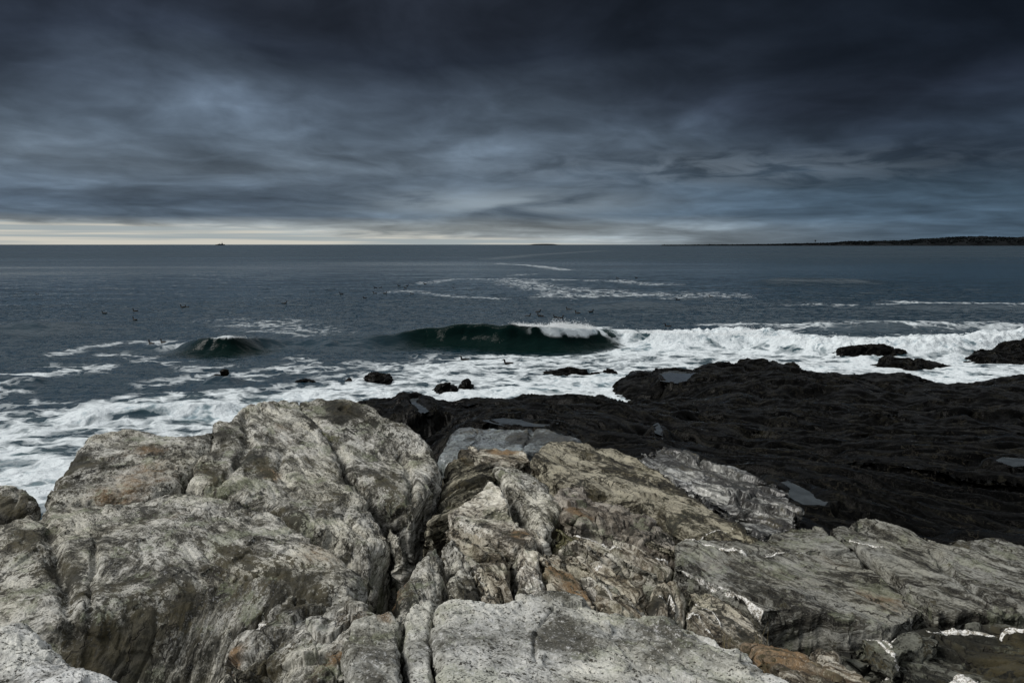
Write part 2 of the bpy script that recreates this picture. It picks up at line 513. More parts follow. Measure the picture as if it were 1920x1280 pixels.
M['wetstreak'] = rock_mat('wet_streaky_rock', (0.12, 0.122, 0.12), (0.022, 0.021, 0.019), (0.005, 0.0045, 0.004), 0.9, 0.15, 0.0, 0.6, el=0.45, seed=41.0, rough=0.45, wet=0.4, hi=2.9)
M['dark'] = rock_mat('black_wet_rock', (0.0016, 0.0016, 0.0015), (0.0006, 0.0006, 0.0006), (0.0002, 0.0002, 0.0002), 0.75, 0.06, 0.0, -1.6, seed=47.0, rough=0.22, wet=0.0, ochre_col=(0.003, 0.002, 0.0012), spec=0.034, hi=3.5, bump=0.55)


def water_mat(name):
    m_, n = new_mat(name)
    pos = n.node('ShaderNodeNewGeometry').outputs['Position']
    fa = n.attr('foam').outputs['Fac']
    fc = n.attr('face').outputs['Fac']
    # chop: crests lie across the view, three sizes
    b1 = n.noise(n.vm('MULTIPLY', pos, (0.22, 0.45, 0.3)), 1.0, 4.0, 0.55, 0.4)
    b2 = n.noise(n.vm('MULTIPLY', pos, (1.0, 1.9, 1.0)), 1.0, 5.0, 0.6, 0.4)
    b3 = n.noise(n.vm('MULTIPLY', pos, (5.0, 8.0, 5.0)), 1.0, 3.0, 0.6, 0.2)
    h = n.m('ADD', n.m('ADD', n.m('MULTIPLY', b1, 0.85), n.m('MULTIPLY', b2, 0.34)), n.m('MULTIPLY', b3, 0.05))
    bp = n.node('ShaderNodeBump'); bp.inputs['Strength'].default_value = 0.24; bp.inputs['Distance'].default_value = 1.0
    n.put(bp.inputs['Height'], h)
    # foam lace: warped cells, holes open where the foam thins
    wv = n.node('ShaderNodeTexNoise'); n.put(wv.inputs['Vector'], pos); wv.inputs['Scale'].default_value = 0.5; wv.inputs['Detail'].default_value = 4.0
    wp = n.vm('ADD', pos, n.vm('MULTIPLY', n.vm('SUBTRACT', wv.outputs['Color'], (0.5, 0.5, 0.5)), (2.6, 2.6, 0.0)))
    wp = n.vm('MULTIPLY', wp, (0.75, 1.0, 0.0))
    v1 = n.m('SUBTRACT', 1.0, n.ss(n.voro(wp, 0.62), 0.0, 0.34))
    v2 = n.m('SUBTRACT', 1.0, n.ss(n.voro(wp, 1.9), 0.0, 0.30))
    f1 = n.noise(n.vm('MULTIPLY', pos, (0.55, 0.8, 0.5)), 0.6, 7.0, 0.62, 0.8)
    f2 = n.noise(n.vm('MULTIPLY', pos, (3.0, 4.0, 3.0)), 1.0, 5.0, 0.65, 0.3)
    lace = n.m('ADD', n.m('ADD', n.m('MULTIPLY', v1, 0.44), n.m('MULTIPLY', v2, 0.24)), n.m('ADD', n.m('MULTIPLY', f1, 0.50), n.m('MULTIPLY', f2, 0.20)))
    ls = n.m('ADD', lace, fa)
    fm = n.m('ADD', n.m('MULTIPLY', n.ss(ls, 0.90, 1.02), 0.38), n.m('MULTIPLY', n.ss(ls, 1.03, 1.34), 0.62))
    fm = n.m('MULTIPLY', fm, n.ss(fa, 0.02, 0.14))
    veil = n.m('MULTIPLY', n.ss(fa, 0.15, 0.75), n.lin(f1, 0.3, 0.7, 0.25, 0.9))
    deep = n.mix(fc, (0.0068, 0.0255, 0.0400), (0.0028, 0.0100, 0.0092))
    body = n.mix(veil, deep, (0.09, 0.145, 0.145))
    wb = n.node('ShaderNodeBsdfPrincipled')
    n.put(wb.inputs['Base Color'], body)
    wsep = n.node('ShaderNodeSeparateXYZ'); n.put(wsep.inputs[0], pos)
    gust = n.noise(n.vm('MULTIPLY', pos, (0.006, 0.02, 0.0)), 1.0, 5.0, 0.6, 0.5)
    n.put(wb.inputs['Roughness'], n.m('ADD', n.ss(wsep.outputs[1], 60.0, 500.0, 0.09, 0.30), n.m('MULTIPLY', n.ss(wsep.outputs[1], 60.0, 300.0), n.m('MULTIPLY', n.m('SUBTRACT', gust, 0.5), 0.38)), clamp=True))
    wb.inputs['IOR'].default_value = 1.333
    n.put(wb.inputs['Specular IOR Level'], n.lin(fc, 0.0, 1.0, 0.46, 0.03))
    n.put(wb.inputs['Normal'], bp.outputs[0])
    fb = n.node('ShaderNodeBsdfPrincipled')
    n.put(fb.inputs['Base Color'], n.mix(n.ss(n.m('ADD', n.m('MULTIPLY', f2, 0.6), n.m('MULTIPLY', lace, 0.4)), 0.40, 0.62), (0.27, 0.35, 0.395), (0.66, 0.71, 0.735)))
    fb.inputs['Roughness'].default_value = 0.9
    fb.inputs['Specular IOR Level'].default_value = 0.1
    bp2 = n.node('ShaderNodeBump'); bp2.inputs['Strength'].default_value = 0.7; bp2.inputs['Distance'].default_value = 1.0
    n.put(bp2.inputs['Height'], n.m('MULTIPLY', n.m('ADD', f2, lace), 0.16))
    n.put(fb.inputs['Normal'], bp2.outputs[0])
    mx = n.node('ShaderNodeMixShader')
    n.put(mx.inputs[0], fm); n.put(mx.inputs[1], wb.outputs[0]); n.put(mx.inputs[2], fb.outputs[0])
    o_ = n.node('ShaderNodeOutputMaterial'); n.put(o_.inputs[0], mx.outputs[0])
    return m_


M['sea'] = water_mat('sea_water')


def plain_mat(name, col, rough=0.7, var=0.3, scale=3.0, spec=0.3):
    m_, n = new_mat(name)
    pos = n.node('ShaderNodeTexCoord').outputs['Object']
    f = n.noise(pos, scale, 5.0, 0.6)
    c = n.mix(n.ss(f, 0.35, 0.65), tuple(x * (1 - var) for x in col), tuple(min(1, x * (1 + var)) for x in col))
    b = n.node('ShaderNodeBsdfPrincipled')
    n.put(b.inputs['Base Color'], c); b.inputs['Roughness'].default_value = rough; b.inputs['Specular IOR Level'].default_value = spec
    o_ = n.node('ShaderNodeOutputMaterial'); n.put(o_.inputs[0], b.outputs[0])
    return m_


M['pool'] = plain_mat('pool_water', (0.055, 0.064, 0.07), 0.05, 0.2, 4.0, 0.9)
M['spray'] = plain_mat('white_spray', (0.86, 0.88, 0.89), 0.9, 0.05)
M['bird'] = plain_mat('dark_plumage', (0.012, 0.011, 0.010), 0.7, 0.4, 12.0)
M['bill'] = plain_mat('dark_bill', (0.03, 0.026, 0.02), 0.5, 0.2)
M['hull'] = plain_mat('dark_hull_paint', (0.02, 0.026, 0.034), 0.5, 0.2, 0.1)
M['shipgrey'] = plain_mat('ship_grey_paint', (0.035, 0.042, 0.05), 0.5, 0.2, 0.1)
M['wood'] = plain_mat('dark_woodland', (0.0022, 0.0036, 0.0042), 0.95, 0.5, 0.02, 0.1)
M['land'] = plain_mat('far_shore', (0.0045, 0.006, 0.007), 0.95, 0.4, 0.01, 0.1)
M['straw'] = plain_mat('dry_grass', (0.24, 0.20, 0.11), 0.8, 0.3, 20.0)


# ------------------------------------------------------------------ rock building
STRIKE = (0.50, -0.86)


def frame(strike_deg, dip_deg):
    """strike measured clockwise from +Y as seen from above; layers dip to the right of the strike."""
    a, d = math.radians(strike_deg), math.radians(dip_deg)
    s = np.array([math.sin(a), math.cos(a), 0.0])
    h = np.array([math.cos(a), -math.sin(a), 0.0])
    nrm = h * math.sin(d) + np.array([0, 0, 1.0]) * math.cos(d)
    b = np.cross(nrm, s)
    return nrm, s, b


def rock_detail(p, fr, famp, namp, bamp, bsc, fold, seed, scale=1.0, facet=1.0, vl=1.0):
    """displacement along the normal and the folded layer coordinates"""
    ps = p / scale
    sg = 2.0                                        # one bedding for all the rocks: layers run on from block to block
    q_ = ps + fold * np.stack([fbm(ps, 0.55, 2, 0.5, sg), fbm(ps, 0.55, 2, 0.5, sg + 31.7), fbm(ps, 0.7, 2, 0.5, sg + 63.1)], 1)
    nrm, s, b = fr
    u, v, w_ = q_ @ nrm, q_ @ s / vl, q_ @ b / vl
    d = namp * fbm(ps, 1.5, 4, 0.5, seed + 5)
    mod = np.clip(0.55 + 0.9 * fbm(ps, 1.2, 2, 0.5, seed + 91), 0.05, 1.4)
    for i, (lam, a) in enumerate(((0.42, 1.5), (0.15, 0.85), (0.052, 0.42))):
        t_ = u / lam + 0.55 * pn(v * 0.8 / math.sqrt(lam) * 0.4, w_ * 0.8, u * 0.7 + sg + i * 9)
        k = np.floor(t_); f = t_ - k
        lh = hash1(k, sg + i) + (hash1(k + 1, sg + i) - hash1(k, sg + i)) * sstep(f, 0.80, 1.0)
        pat = np.clip(0.55 + 1.3 * pn(v * 0.9 / (lam + .1) * .3, w_ * 0.9, k * 3.7 + sg), 0, 1)
        d = d + famp * a * mod * (lh - 0.5) * 2 * pat
    gr = pn(u / 0.03, v / 0.45, w_ / 0.45 + sg)
    d = d - famp * 0.40 * np.clip(1 - np.abs(gr) * 3.2, 0, 1) * mod
    gr = pn(u / 0.09, v / 1.3 + 7, w_ / 1.3 + sg)
    d = d - famp * 1.0 * np.clip(1 - np.abs(gr) * 4.0, 0, 1) ** 2
    gr = pn(u / 0.30, v / 2.4 + 3, w_ / 2.4 + sg)        # open joints along the layers
    d = d - famp * 2.6 * np.clip(1 - np.abs(gr) * 9.0, 0, 1) ** 1.5 * sstep(mod, .3, .8)
    wz = 0.28 * np.stack([fbm(ps, 2.0, 3, 0.6, seed + 3), fbm(ps, 2.0, 3, 0.6, seed + 44), fbm(ps, 2.0, 3, 0.6, seed + 77)], 1)
    if bamp:
        f1, f2, cid, ou, ov, ow = voro3(u / bsc[0] + wz[:, 0], v / bsc[1] + wz[:, 1], w_ / bsc[2] + wz[:, 2], seed)
        e = f2 - f1
        tl = hash1(cid * 91.7, 2.2) - .5; tm = hash1(cid * 57.3, 4.2) - .5
        d = d + bamp * ((cid - 0.5) + 1.3 * tl * ou + 1.3 * tm * ow) * sstep(e, 0.0, 0.08) - bamp * 0.6 * np.exp(-(e / 0.04) ** 2)
    for sc_, am in ((0.30, 0.030), (0.085, 0.009)):      # broken facets
        f1, f2, cid, ou, ov, ow = voro3(u / sc_ * 1.6 + wz[:, 0], v / sc_ * .38 + wz[:, 1], w_ / sc_ + wz[:, 2], seed + sc_)
        tl = hash1(cid * 91.7, 2.2) - .5; tm = hash1(cid * 57.3, 4.2) - .5; tn = hash1(cid * 33.1, 5.1) - .5
        d = d + facet * am * (mod + .2) * ((cid - .5) * .7 + 1.6 * (tl * ou + tm * ov + tn * ow))
    d = d + 0.012 * facet * fbm(ps, 8.0, 5, 0.62, seed + 13)
    return d * scale, np.stack([u, v * vl, w_ * vl], 1)


RN = [0]


def rock(name, label, cat, outline, inner=(), mat='pale', R=0.12, RV=0.08, slope=3.0, depth=0.55, strike=152, dip=55, famp=0.016, namp=0.025,
         bamp=0.0, bsc=(0.16, 0.7, 0.4), fold=None, warp=0.05, cracks=(), veins=(), blobs=(), K=1.0, scale=1.0, zmode=False, c=0.35, kind=None, dscale=1.0, group=None, facet=None, under=None, vl=None):
    RN[0] += 1
    gap = .022 if cat == 'rock slab' else (.01 if not zmode else 0)
    if facet is None: facet = 1.4 if cat == 'rock slab' else 1.15
    if fold is None: fold = .13 if cat == 'rock slab' else .25
    if under is None: under = .12 if zmode else (.6 if cat in ('rock slab', 'rock ledge') else .2)
    famp *= 1.55
    if vl is None: vl = .5 if cat in ('rock', 'boulder') and not zmode else 1.0
    if cat in ('rock', 'rock ledge') and not zmode: R, RV = R * .6, RV * .5
    if cat == 'rock slab' and R < .11: R, RV = R * .6, RV * .7
    seed = 3.7 * RN[0]
    pt = (lambda a: tuple(a)) if zmode == 'w' else ((lambda a: PZ(*a)) if zmode else (lambda a: P(*a)))
    poly = [pt(a) for a in outline]
    ctl = poly + [pt(a) for a in inner]
    surf = RBF(ctl, c=c)
    pa = np.array(poly)
    marg = depth / slope + warp * 2
    az = np.arctan2(pa[:, 0], pa[:, 1]); rr = np.hypot(pa[:, 0], pa[:, 1])
    rmin = max(2.3, rr.min() - marg); rmax = rr.max() + marg
    a0 = max(az.min() - marg / max(rr.min(), 1), -0.66); a1 = min(az.max() + marg / max(rr.min(), 1), 0.66)
    C = int((a1 - a0) / (PX * K)) + 2; Rr = int(math.log(rmax / rmin) / (PX * K * 1.0)) + 2
    A, RR = np.meshgrid(np.linspace(a0, a1, C), np.geomspace(rmin, rmax, Rr))
    x = (np.sin(A) * RR).ravel(); y = (np.cos(A) * RR).ravel()
    p2 = np.stack([x, y, np.zeros_like(x)], 1) / scale
    wx = warp * (fbm(p2, 2.6, 5, 0.62, seed + 1)); wy = warp * (fbm(p2, 2.6, 5, 0.62, seed + 57))
    d, ux, uy = poly_sd(x + wx * 1.6, y + wy * 1.6, poly, True)
    d = d - gap
    z = surf(x, y)
    e = np.clip(1 - d / R, 0, 1)
    z = z - RV * (1 - np.sqrt(np.clip(1 - e * e, 0, 1))) - np.where(d < 0, -d * slope, 0)
    for line, wd, dp in cracks:
        ln = [pt(a) for a in line]
        dd, _, _ = line_d(x + wx, y + wy, ln)
        ww = wd * (0.6 + 0.8 * np.abs(pn(x * 3, y * 3, x * 0 + seed)))
        z = z - dp * np.exp(-(dd / ww) ** 2)
    keep = d > -(depth / slope)
    inw = np.where(d < -gap, 1.0 + under, 0.0)        # sides lean in under the top: an undercut
    V = np.stack([x + ux * inw, y + uy * inw, z], 1)
    N = grid_normals(V, Rr, C)
    dd, fol = rock_detail(V, frame(strike, dip), famp, namp, bamp, bsc, fold, seed, dscale, facet, vl)
    paint = np.zeros((len(x), 4))
    for line, wd in veins:
        ln = [pt(a) for a in line]
        dl, _, _ = line_d(x + wx * 0.7, y + wy * 0.7, ln)
        ww = wd * (0.75 + 1.3 * pn(x * 5, y * 5, x * 0 + seed + 2))
        vv = np.clip(1.25 - dl / np.maximum(ww, 0.002), 0, 1)
        paint[:, 2] = np.maximum(paint[:, 2], vv)
        dd = dd + 0.014 * np.clip(vv * 2, 0, 1)
    for (bx, by, bY, r1, r2, ch, st) in blobs:     # r1 along the strike, r2 across it
        ctr = P(bx, by, bY) if not zmode else PZ(bx, by, bY)
        a_ = math.radians(strike)
        l = (x + wx * 2 - ctr[0]) * math.sin(a_) + (y + wy * 2 - ctr[1]) * math.cos(a_)
        t_ = (x + wx * 2 - ctr[0]) * math.cos(a_) - (y + wy * 2 - ctr[1]) * math.sin(a_)
        k = 'odqm'.index(ch)
        paint[:, k] = np.maximum(paint[:, k], st * np.exp(-((l / r1) ** 2 + (t_ / r2) ** 2)))
    V = V + N * dd[:, None]
    org = (float(pa[:, 0].mean()), float(pa[:, 1].mean()), float(pa[:, 2].min() - depth * 0.5))
    o = grid_obj(name, V, Rr, C, keep, M[mat], {'fol': ('FLOAT_VECTOR', fol), 'paint': ('FLOAT_COLOR', paint)}, org)
    tag(o, label, cat, group, kind or 'thing')
    return o


# ------------------------------------------------------------------ terrain: the dark wet ledge that runs under everything into the sea
SHORE = [(690, 743, .4), (750, 740, .5), (800, 742, .5), (880, 748, .5), (900, 736, .6), (1020, 739, .6), (1050, 732, .7), (1073, 726, .8), (1120, 724, .8),
         (1150, 736, .5), (1168, 752, .3), (1190, 763, .2), (1196, 748, .25), (1160, 735, .3), (1150, 716, .5), (1170, 691, .7), (1220, 686, .8), (1270, 686, .8), (1305, 679, 1.0),
         (1369, 670, 1.2), (1417, 666, 1.3), (1459, 671, 1.25), (1500, 676, 1.1), (1526, 693, .8), (1560, 688, .8), (1612, 693, .7), (1690, 699, .65), (1762, 715, .35),
         (1819, 718, .3), (1796, 708, .35), (1864, 702, .55), (1920, 696, .65), (2080, 690, .6)]
shore = [PZ(*a) for a in SHORE] + [(42, 38, .4), (34, -2, 2), (-14, -2, 2), (-12, 8, 1.0), (-13, 15, .3), (-9.5, 21.0, .2), (-7.2, 25.5, .3)]
TC = [(1900, 1000, 3.5), (1700, 960, 3.3), (1508, 928, 3.36), (1300, 900, 3.55), (1700, 900, 3.05), (1900, 866, 2.8), (1700, 830, 2.55), (1500, 800, 2.1), (1500, 750, 1.65), (1300, 750, 1.5),
      (1300, 800, 2.5), (1150, 800, 2.9), (1700, 760, 1.5), (1900, 760, 1.6), (1900, 800, 2.1), (1430, 700, 1.45), (1700, 722, 1.1), (1900, 722, 1.2), (760, 765, 1.1), (850, 790, 2.5), (900, 775, 1.75), (976, 792, 2.85),
      (1100, 765, 1.5), (1050, 745, .9), (1230, 810, 2.6), (1100, 810, 3.0)]
POOLS = [  # outline in px, z, label
    ([(1462, 908), (1480, 905), (1500, 914), (1530, 930), (1556, 940), (1540, 950), (1508, 946), (1488, 932)], 3.36, 'long narrow tide pool reflecting the sky beside the pale streaked slab'),
    ([(1868, 866), (1885, 858), (1925, 861), (1950, 868), (1900, 873)], 2.79, 'bright tide pool on the black ledge at its far right edge'),
    ([(918, 789), (950, 785), (1000, 790), (1034, 793), (1010, 798), (950, 797)], 2.83, 'thin pale tide pool just beyond the bluish grey slab'),
    ([(1226, 798), (1234, 794), (1243, 806), (1240, 814), (1229, 810)], 2.6, 'tiny bright tide pool in the middle of the black ledge'),
    ([(770, 746), (782, 745), (800, 768), (790, 773), (776, 762)], 1.06, 'small pool behind the rounded pale hump on the black ledge'),
    ([(1240, 700), (1262, 694), (1300, 700), (1306, 708), (1270, 716), (1244, 712)], .85, 'shallow seawater pool on the ledge left of the black hump'),
]
tctl = [PZ(*a) for a in TC] + [PZ(a, b, zp + .02) for pl, zp, _ in POOLS for a, b in pl[::2]] + shore[:33] + [(x_, y_, z_) for x_, y_, z_ in
        [(-4, 3, 3.7), (0, 3, 3.9), (4, 3, 3.8), (-4, 5, 3.6), (0, 5, 3.55), (-1.0, 5.6, 3.4), (-.8, 6.6, 3.45), (2, 5, 3.6), (2.7, 4.6, 3.35), (4, 5, 3.65), (-4.5, 7, 3.1), (-2, 7, 3.6), (0, 7, 3.72), (2, 7.0, 3.7), (4, 7, 3.6), (-1.5, 9, 3.4), (0.5, 9.3, 3.55), (3, 9.3, 3.55),
         (-4, 9.5, 2.4), (-6, 12, 1.2), (-3, 13, 1.6), (-2, 16, 1.5), (-8, 16, .5), (-4, 20, .6), (-3, 25, .5), (-9, 8, 1.8), (-12, 10, .8), (8, 6, 3.4), (12, 12, 2.8), (20, 20, 2.0), (28, 28, 1.4)]]



def terrain():
    surf = RBF(tctl, c=1.0)
    KX, KR = 1.15, 2.2
    a0, a1 = -0.64, 0.64
    rmin, rmax = 2.2, 56.0
    azs = np.concatenate([np.linspace(-1.3, a0, 90)[:-1], np.linspace(a0, a1, int((a1 - a0) / (PX * KX))), np.linspace(a1, 1.3, 90)[1:]])
    C = len(azs); Rr = int(math.log(rmax / rmin) / (PX * KR))
    A, RR = np.meshgrid(azs, np.geomspace(rmin, rmax, Rr))
    x = (np.sin(A) * RR).ravel(); y = (np.cos(A) * RR).ravel()
    p2 = np.stack([x, y, x * 0], 1)
    wx = fbm(p2, 0.9, 4, 0.55, 1.0); wy = fbm(p2, 0.9, 4, 0.55, 51.0)
    d = poly_sd(x + wx * .45, y + wy * .7, shore)
    z = surf(x, y)
    far = sstep(y, 9, 22)
    e = np.clip(1 - d / 1.0, 0, 1)
    z = z - 0.35 * (1 - np.sqrt(np.clip(1 - e * e, 0, 1))) - np.where(d < 0, -d * 1.3, 0)
    # ledges stepping down along the layers
    nrm, s, b = frame(118, 35)
    u = p2 @ nrm + 0.8 * fbm(p2, 0.25, 2, .5, 9.); v = p2 @ s
    for lam, a in ((2.1, .42), (.75, .25), (.3, .10)):
        t_ = u / lam + .8 * pn(v * .25 / lam, v * 0, u * .3 + lam)
        k = np.floor(t_); f = t_ - k
        lh = hash1(k, lam) + (hash1(k + 1, lam) - hash1(k, lam)) * sstep(f, .7, 1.)
        pat = np.clip(.6 + 1.2 * pn(v * .3 / lam, k * 2.1, x * 0), 0, 1)
        z = z + a * (lh - .5) * 2 * pat * (0.35 + .65 * far) * np.clip(d / 1.5, 0.15, 1)
    z = z + (0.10 + 0.16 * far) * fbm(p2, .55, 4, .5, 71.0) + .02 * fbm(p2, 2.4, 4, .55, 5.)
    # pool basins
    for pl, zp, _ in POOLS:
        pp = [PZ(px_, py_, zp) for px_, py_ in pl]
        big_ = pp[0][1] > 20
        dp = poly_sd(x + wx * (.35 if big_ else .22), y + wy * (.9 if big_ else .45), pp)
        rim = .7 if big_ else .35
        wgt = sstep(-dp, rim, 0.0)
        tgt = np.where(dp > 0, zp - .10 * sstep(dp, 0, .1), zp + np.minimum(-dp, rim) * .8)
        z = np.where(dp > -rim, z * (1 - wgt) + tgt * wgt, z)
    V = np.stack([x, y, z], 1)
    N = grid_normals(V, Rr, C)
    dd, fol = rock_detail(V, frame(120, 40), .05, .035, 0.0, (.3, 1.2, .6), .15, 3.3, 2.2, .45)
    near_pool = np.zeros(len(x))
    for pl, zp, _ in POOLS:
        pp = [PZ(px_, py_, zp) for px_, py_ in pl]
        near_pool = np.maximum(near_pool, sstep(poly_sd(x, y, pp), -.30, .08))
    V = V + N * (dd * (1 - near_pool))[:, None]
    paint = np.zeros((len(x), 4))
    # thin pale veins and paler bare ribs on the ledge
    o = grid_obj('terrain', V, Rr, C, z > -0.8, M['dark'], {'fol': ('FLOAT_VECTOR', fol), 'paint': ('FLOAT_COLOR', paint)}, (0, 20, 0))
    tag(o, 'black wet bedrock ledge stepping down from the pale rocks into the surf', None, None, 'structure')
    for pl, zp, lab in POOLS:
        pp = [PZ(px_, py_, zp) for px_, py_ in pl]
        cx_ = sum(p_[0] for p_ in pp) / len(pp); cy_ = sum(p_[1] for p_ in pp) / len(pp)
        ring = [((p_[0] - cx_) * 1.25, (p_[1] - cy_) * 1.25, 0) for p_ in pp]
        me = mesh_obj('tide_pool', ring, [list(range(len(ring)))], M['pool'], loc=(cx_, cy_, zp), smooth=False)
        nz = me.data.polygons[0].normal.z
        if nz < 0: me.data.flip_normals()
        tag(me, lab, None, None, 'structure')


terrain()

# ------------------------------------------------------------------ pale foreground rocks
rock('rock_outcrop', 'smooth rounded grey hump on the skyline of the pale rocks', 'rock',
     [(560, 745, 9.3), (610, 741, 9.3), (654, 740, 9.2), (690, 747, 9.1), (727, 768, 8.9), (776, 797, 8.6), (813, 825, 8.3), (824, 845, 8.05), (826, 874, 7.7), (813, 895, 7.4), (795, 927, 7.0), (770, 945, 6.8),
      (735, 935, 6.88), (690, 920, 7.05), (660, 890, 7.4), (636, 858, 7.85), (600, 815, 8.35), (548, 775, 8.95)],
     [(700, 830, 8.25), (640, 780, 8.8), (740, 880, 7.6), (680, 870, 7.75)], mat='pale', R=.22, RV=.16, depth=1.2, slope=3, famp=.010, namp=.025, strike=136, dip=55, fold=.4, facet=.8,
     cracks=[([(640, 765, 9.), (700, 790, 8.7), (760, 835, 8.2), (815, 852, 8.)], .03, .05), ([(752, 850, 8.0), (768, 895, 7.4), (770, 935, 6.9)], .04, .08)],
     blobs=[(690, 890, 7.45, .9, .12, 'd', .8), (790, 840, 8.0, .3, .3, 'd', .5), (640, 770, 8.95, .9, .16, 'd', .8), (770, 900, 7.3, .25, .2, 'd', .7), (600, 800, 8.5, .7, .10, 'm', .75)])
rock('rock_outcrop', 'long pale shoulder of rock with a jagged notch on its upper left end', 'rock',
     [(396, 790, 8.55), (404, 782, 8.65), (424, 784, 8.65), (446, 766, 8.9), (453, 757, 9.0), (512, 747, 9.25), (560, 744, 9.35), (595, 790, 8.6), (625, 835, 8.0), (648, 880, 7.42), (690, 930, 6.86), (716, 975, 6.45), (735, 1010, 6.1),
      (700, 1035, 5.85), (620, 1002, 6.05), (557, 976, 6.2), (512, 949, 6.5), (458, 929, 6.7), (400, 915, 6.85), (345, 893, 7.15), (385, 835, 7.9)],
     [(500, 830, 8.0), (545, 800, 8.42), (600, 930, 6.8), (560, 880, 7.35), (480, 790, 8.55), (440, 850, 7.65)], mat='pale', R=.2, RV=.15, depth=.9, famp=.009, namp=.03, strike=138, dip=52, fold=.5, facet=.8,
     cracks=[([(455, 775, 8.8), (470, 830, 8.), (440, 880, 7.35), (400, 905, 6.95)], .05, .05), ([(640, 960, 6.5), (670, 990, 6.2), (700, 1010, 6.05)], .03, .05)],
     blobs=[(430, 815, 8.2, .35, .3, 'd', .85), (560, 780, 8.8, .8, .1, 'd', .7), (508, 890, 7.25, .15, .1, 'o', 1.0), (540, 800, 8.4, .3, .2, 'o', .35), (480, 870, 7.4, .4, .2, 'd', .6)])
rock('rock_outcrop', 'tan topped boulder standing against the surf at the left', 'rock',
     [(80, 915, 7.0), (110, 885, 7.3), (135, 840, 7.9), (165, 805, 8.3), (215, 793, 8.5), (255, 797, 8.5), (300, 806, 8.4), (370, 808, 8.4), (410, 797, 8.5), (392, 840, 7.85), (345, 890, 7.2), (290, 922, 6.85), (200, 935, 6.75), (140, 935, 6.75), (95, 937, 6.75)],
     [(230, 870, 7.4), (300, 840, 7.8), (180, 860, 7.55)], mat='pale', R=.28, RV=.2, depth=1.2, famp=.008, namp=.03, strike=100, dip=30,
     cracks=[([(140, 880, 7.2), (225, 872, 7.4), (290, 868, 7.45), (330, 870, 7.4)], .02, .04)],
     blobs=[(135, 870, 7.5, .25, .4, 'd', .9), (330, 870, 7.4, .2, .3, 'd', .6), (240, 900, 7.05, .3, .7, 'o', .62), (290, 835, 7.85, .25, .4, 'o', .55), (150, 850, 7.8, .3, .3, 'd', .6)])
rock('rock_outcrop', 'large domed rock with swirling grey layers filling the lower left', 'rock',
     [(-100, 995, 5.9), (0, 972, 6.1), (60, 950, 6.35), (140, 940, 6.5), (270, 932, 6.55), (320, 918, 6.6), (400, 915, 6.6), (458, 930, 6.45), (512, 952, 6.2), (560, 980, 5.95), (603, 1002, 5.75), (650, 1040, 5.35), (682, 1082, 5.0), (668, 1108, 4.8),
      (560, 1112, 4.78), (520, 1140, 4.65), (485, 1200, 4.5), (470, 1330, 4.2), (280, 1360, 4.0), (0, 1360, 4.0), (-180, 1280, 4.2), (-180, 1050, 5.2)],
     [(330, 965, 6.0), (450, 985, 5.8), (300, 1010, 5.55), (400, 1050, 5.15), (520, 1060, 5.1), (200, 1030, 5.35), (330, 1120, 4.75), (300, 1200, 4.48), (280, 1280, 4.3), (430, 1110, 4.85), (450, 1160, 4.65), (150, 1120, 4.65),
      (60, 1080, 4.95), (0, 1150, 4.5), (120, 1200, 4.3), (100, 1280, 4.2)], mat='pale', R=.25, RV=.2, depth=1.0, famp=.0075, namp=.05, strike=132, dip=45, fold=.7, facet=.85,
     cracks=[([(75, 940, 6.4), (95, 1000, 5.6), (110, 1080, 4.95), (130, 1180, 4.35)], .06, .07), ([(180, 1000, 5.7), (170, 1100, 4.8), (160, 1250, 4.2)], .03, .04), ([(520, 1080, 4.98), (440, 1085, 4.98), (385, 1062, 5.05)], .03, .04)],
     blobs=[(500, 1060, 5.1, .4, .5, 'd', .85), (300, 1150, 4.62, .5, .35, 'd', .8), (180, 1250, 4.25, .4, .6, 'd', .9), (110, 1080, 5.0, .8, .12, 'd', .8), (400, 940, 6.35, .2, .8, 'o', .35), (430, 1030, 5.3, .3, .3, 'd', .4),
            (460, 1250, 4.3, .3, .2, 'd', .9), (250, 1220, 4.35, .6, .5, 'd', .9), (350, 1260, 4.3, .5, .5, 'd', .9), (40, 1020, 5.5, .9, .25, 'd', .5), (560, 1090, 4.85, .2, .4, 'd', .7), (590, 1040, 5.35, .3, .15, 'o', .4)])
rock('boulder', 'pale speckled boulder at the bottom left corner', 'boulder',
     [(-160, 1165, 3.4), (0, 1146, 3.4), (50, 1148, 3.4), (95, 1164, 3.3), (150, 1203, 3.15), (205, 1232, 3.02), (242, 1268, 2.85), (262, 1350, 2.55), (-160, 1350, 2.6)], [(50, 1235, 2.98), (30, 1290, 2.72)],
     mat='speckled', R=.2, RV=.10, depth=.9, famp=.003, namp=.02, slope=3)
rock('boulder', 'dim grey brown boulder half hidden at the left edge above the surf', 'boulder',
     [(-120, 905, 7.9), (0, 900, 7.95), (40, 901, 7.9), (68, 914, 7.6), (76, 938, 7.2), (30, 965, 6.9), (0, 978, 6.7), (-120, 990, 6.5)], [(10, 930, 7.35)], mat='pale', R=.2, RV=.15, depth=1.0, famp=.01, namp=.03,
     blobs=[(40, 945, 7.1, .4, .3, 'd', .9)])
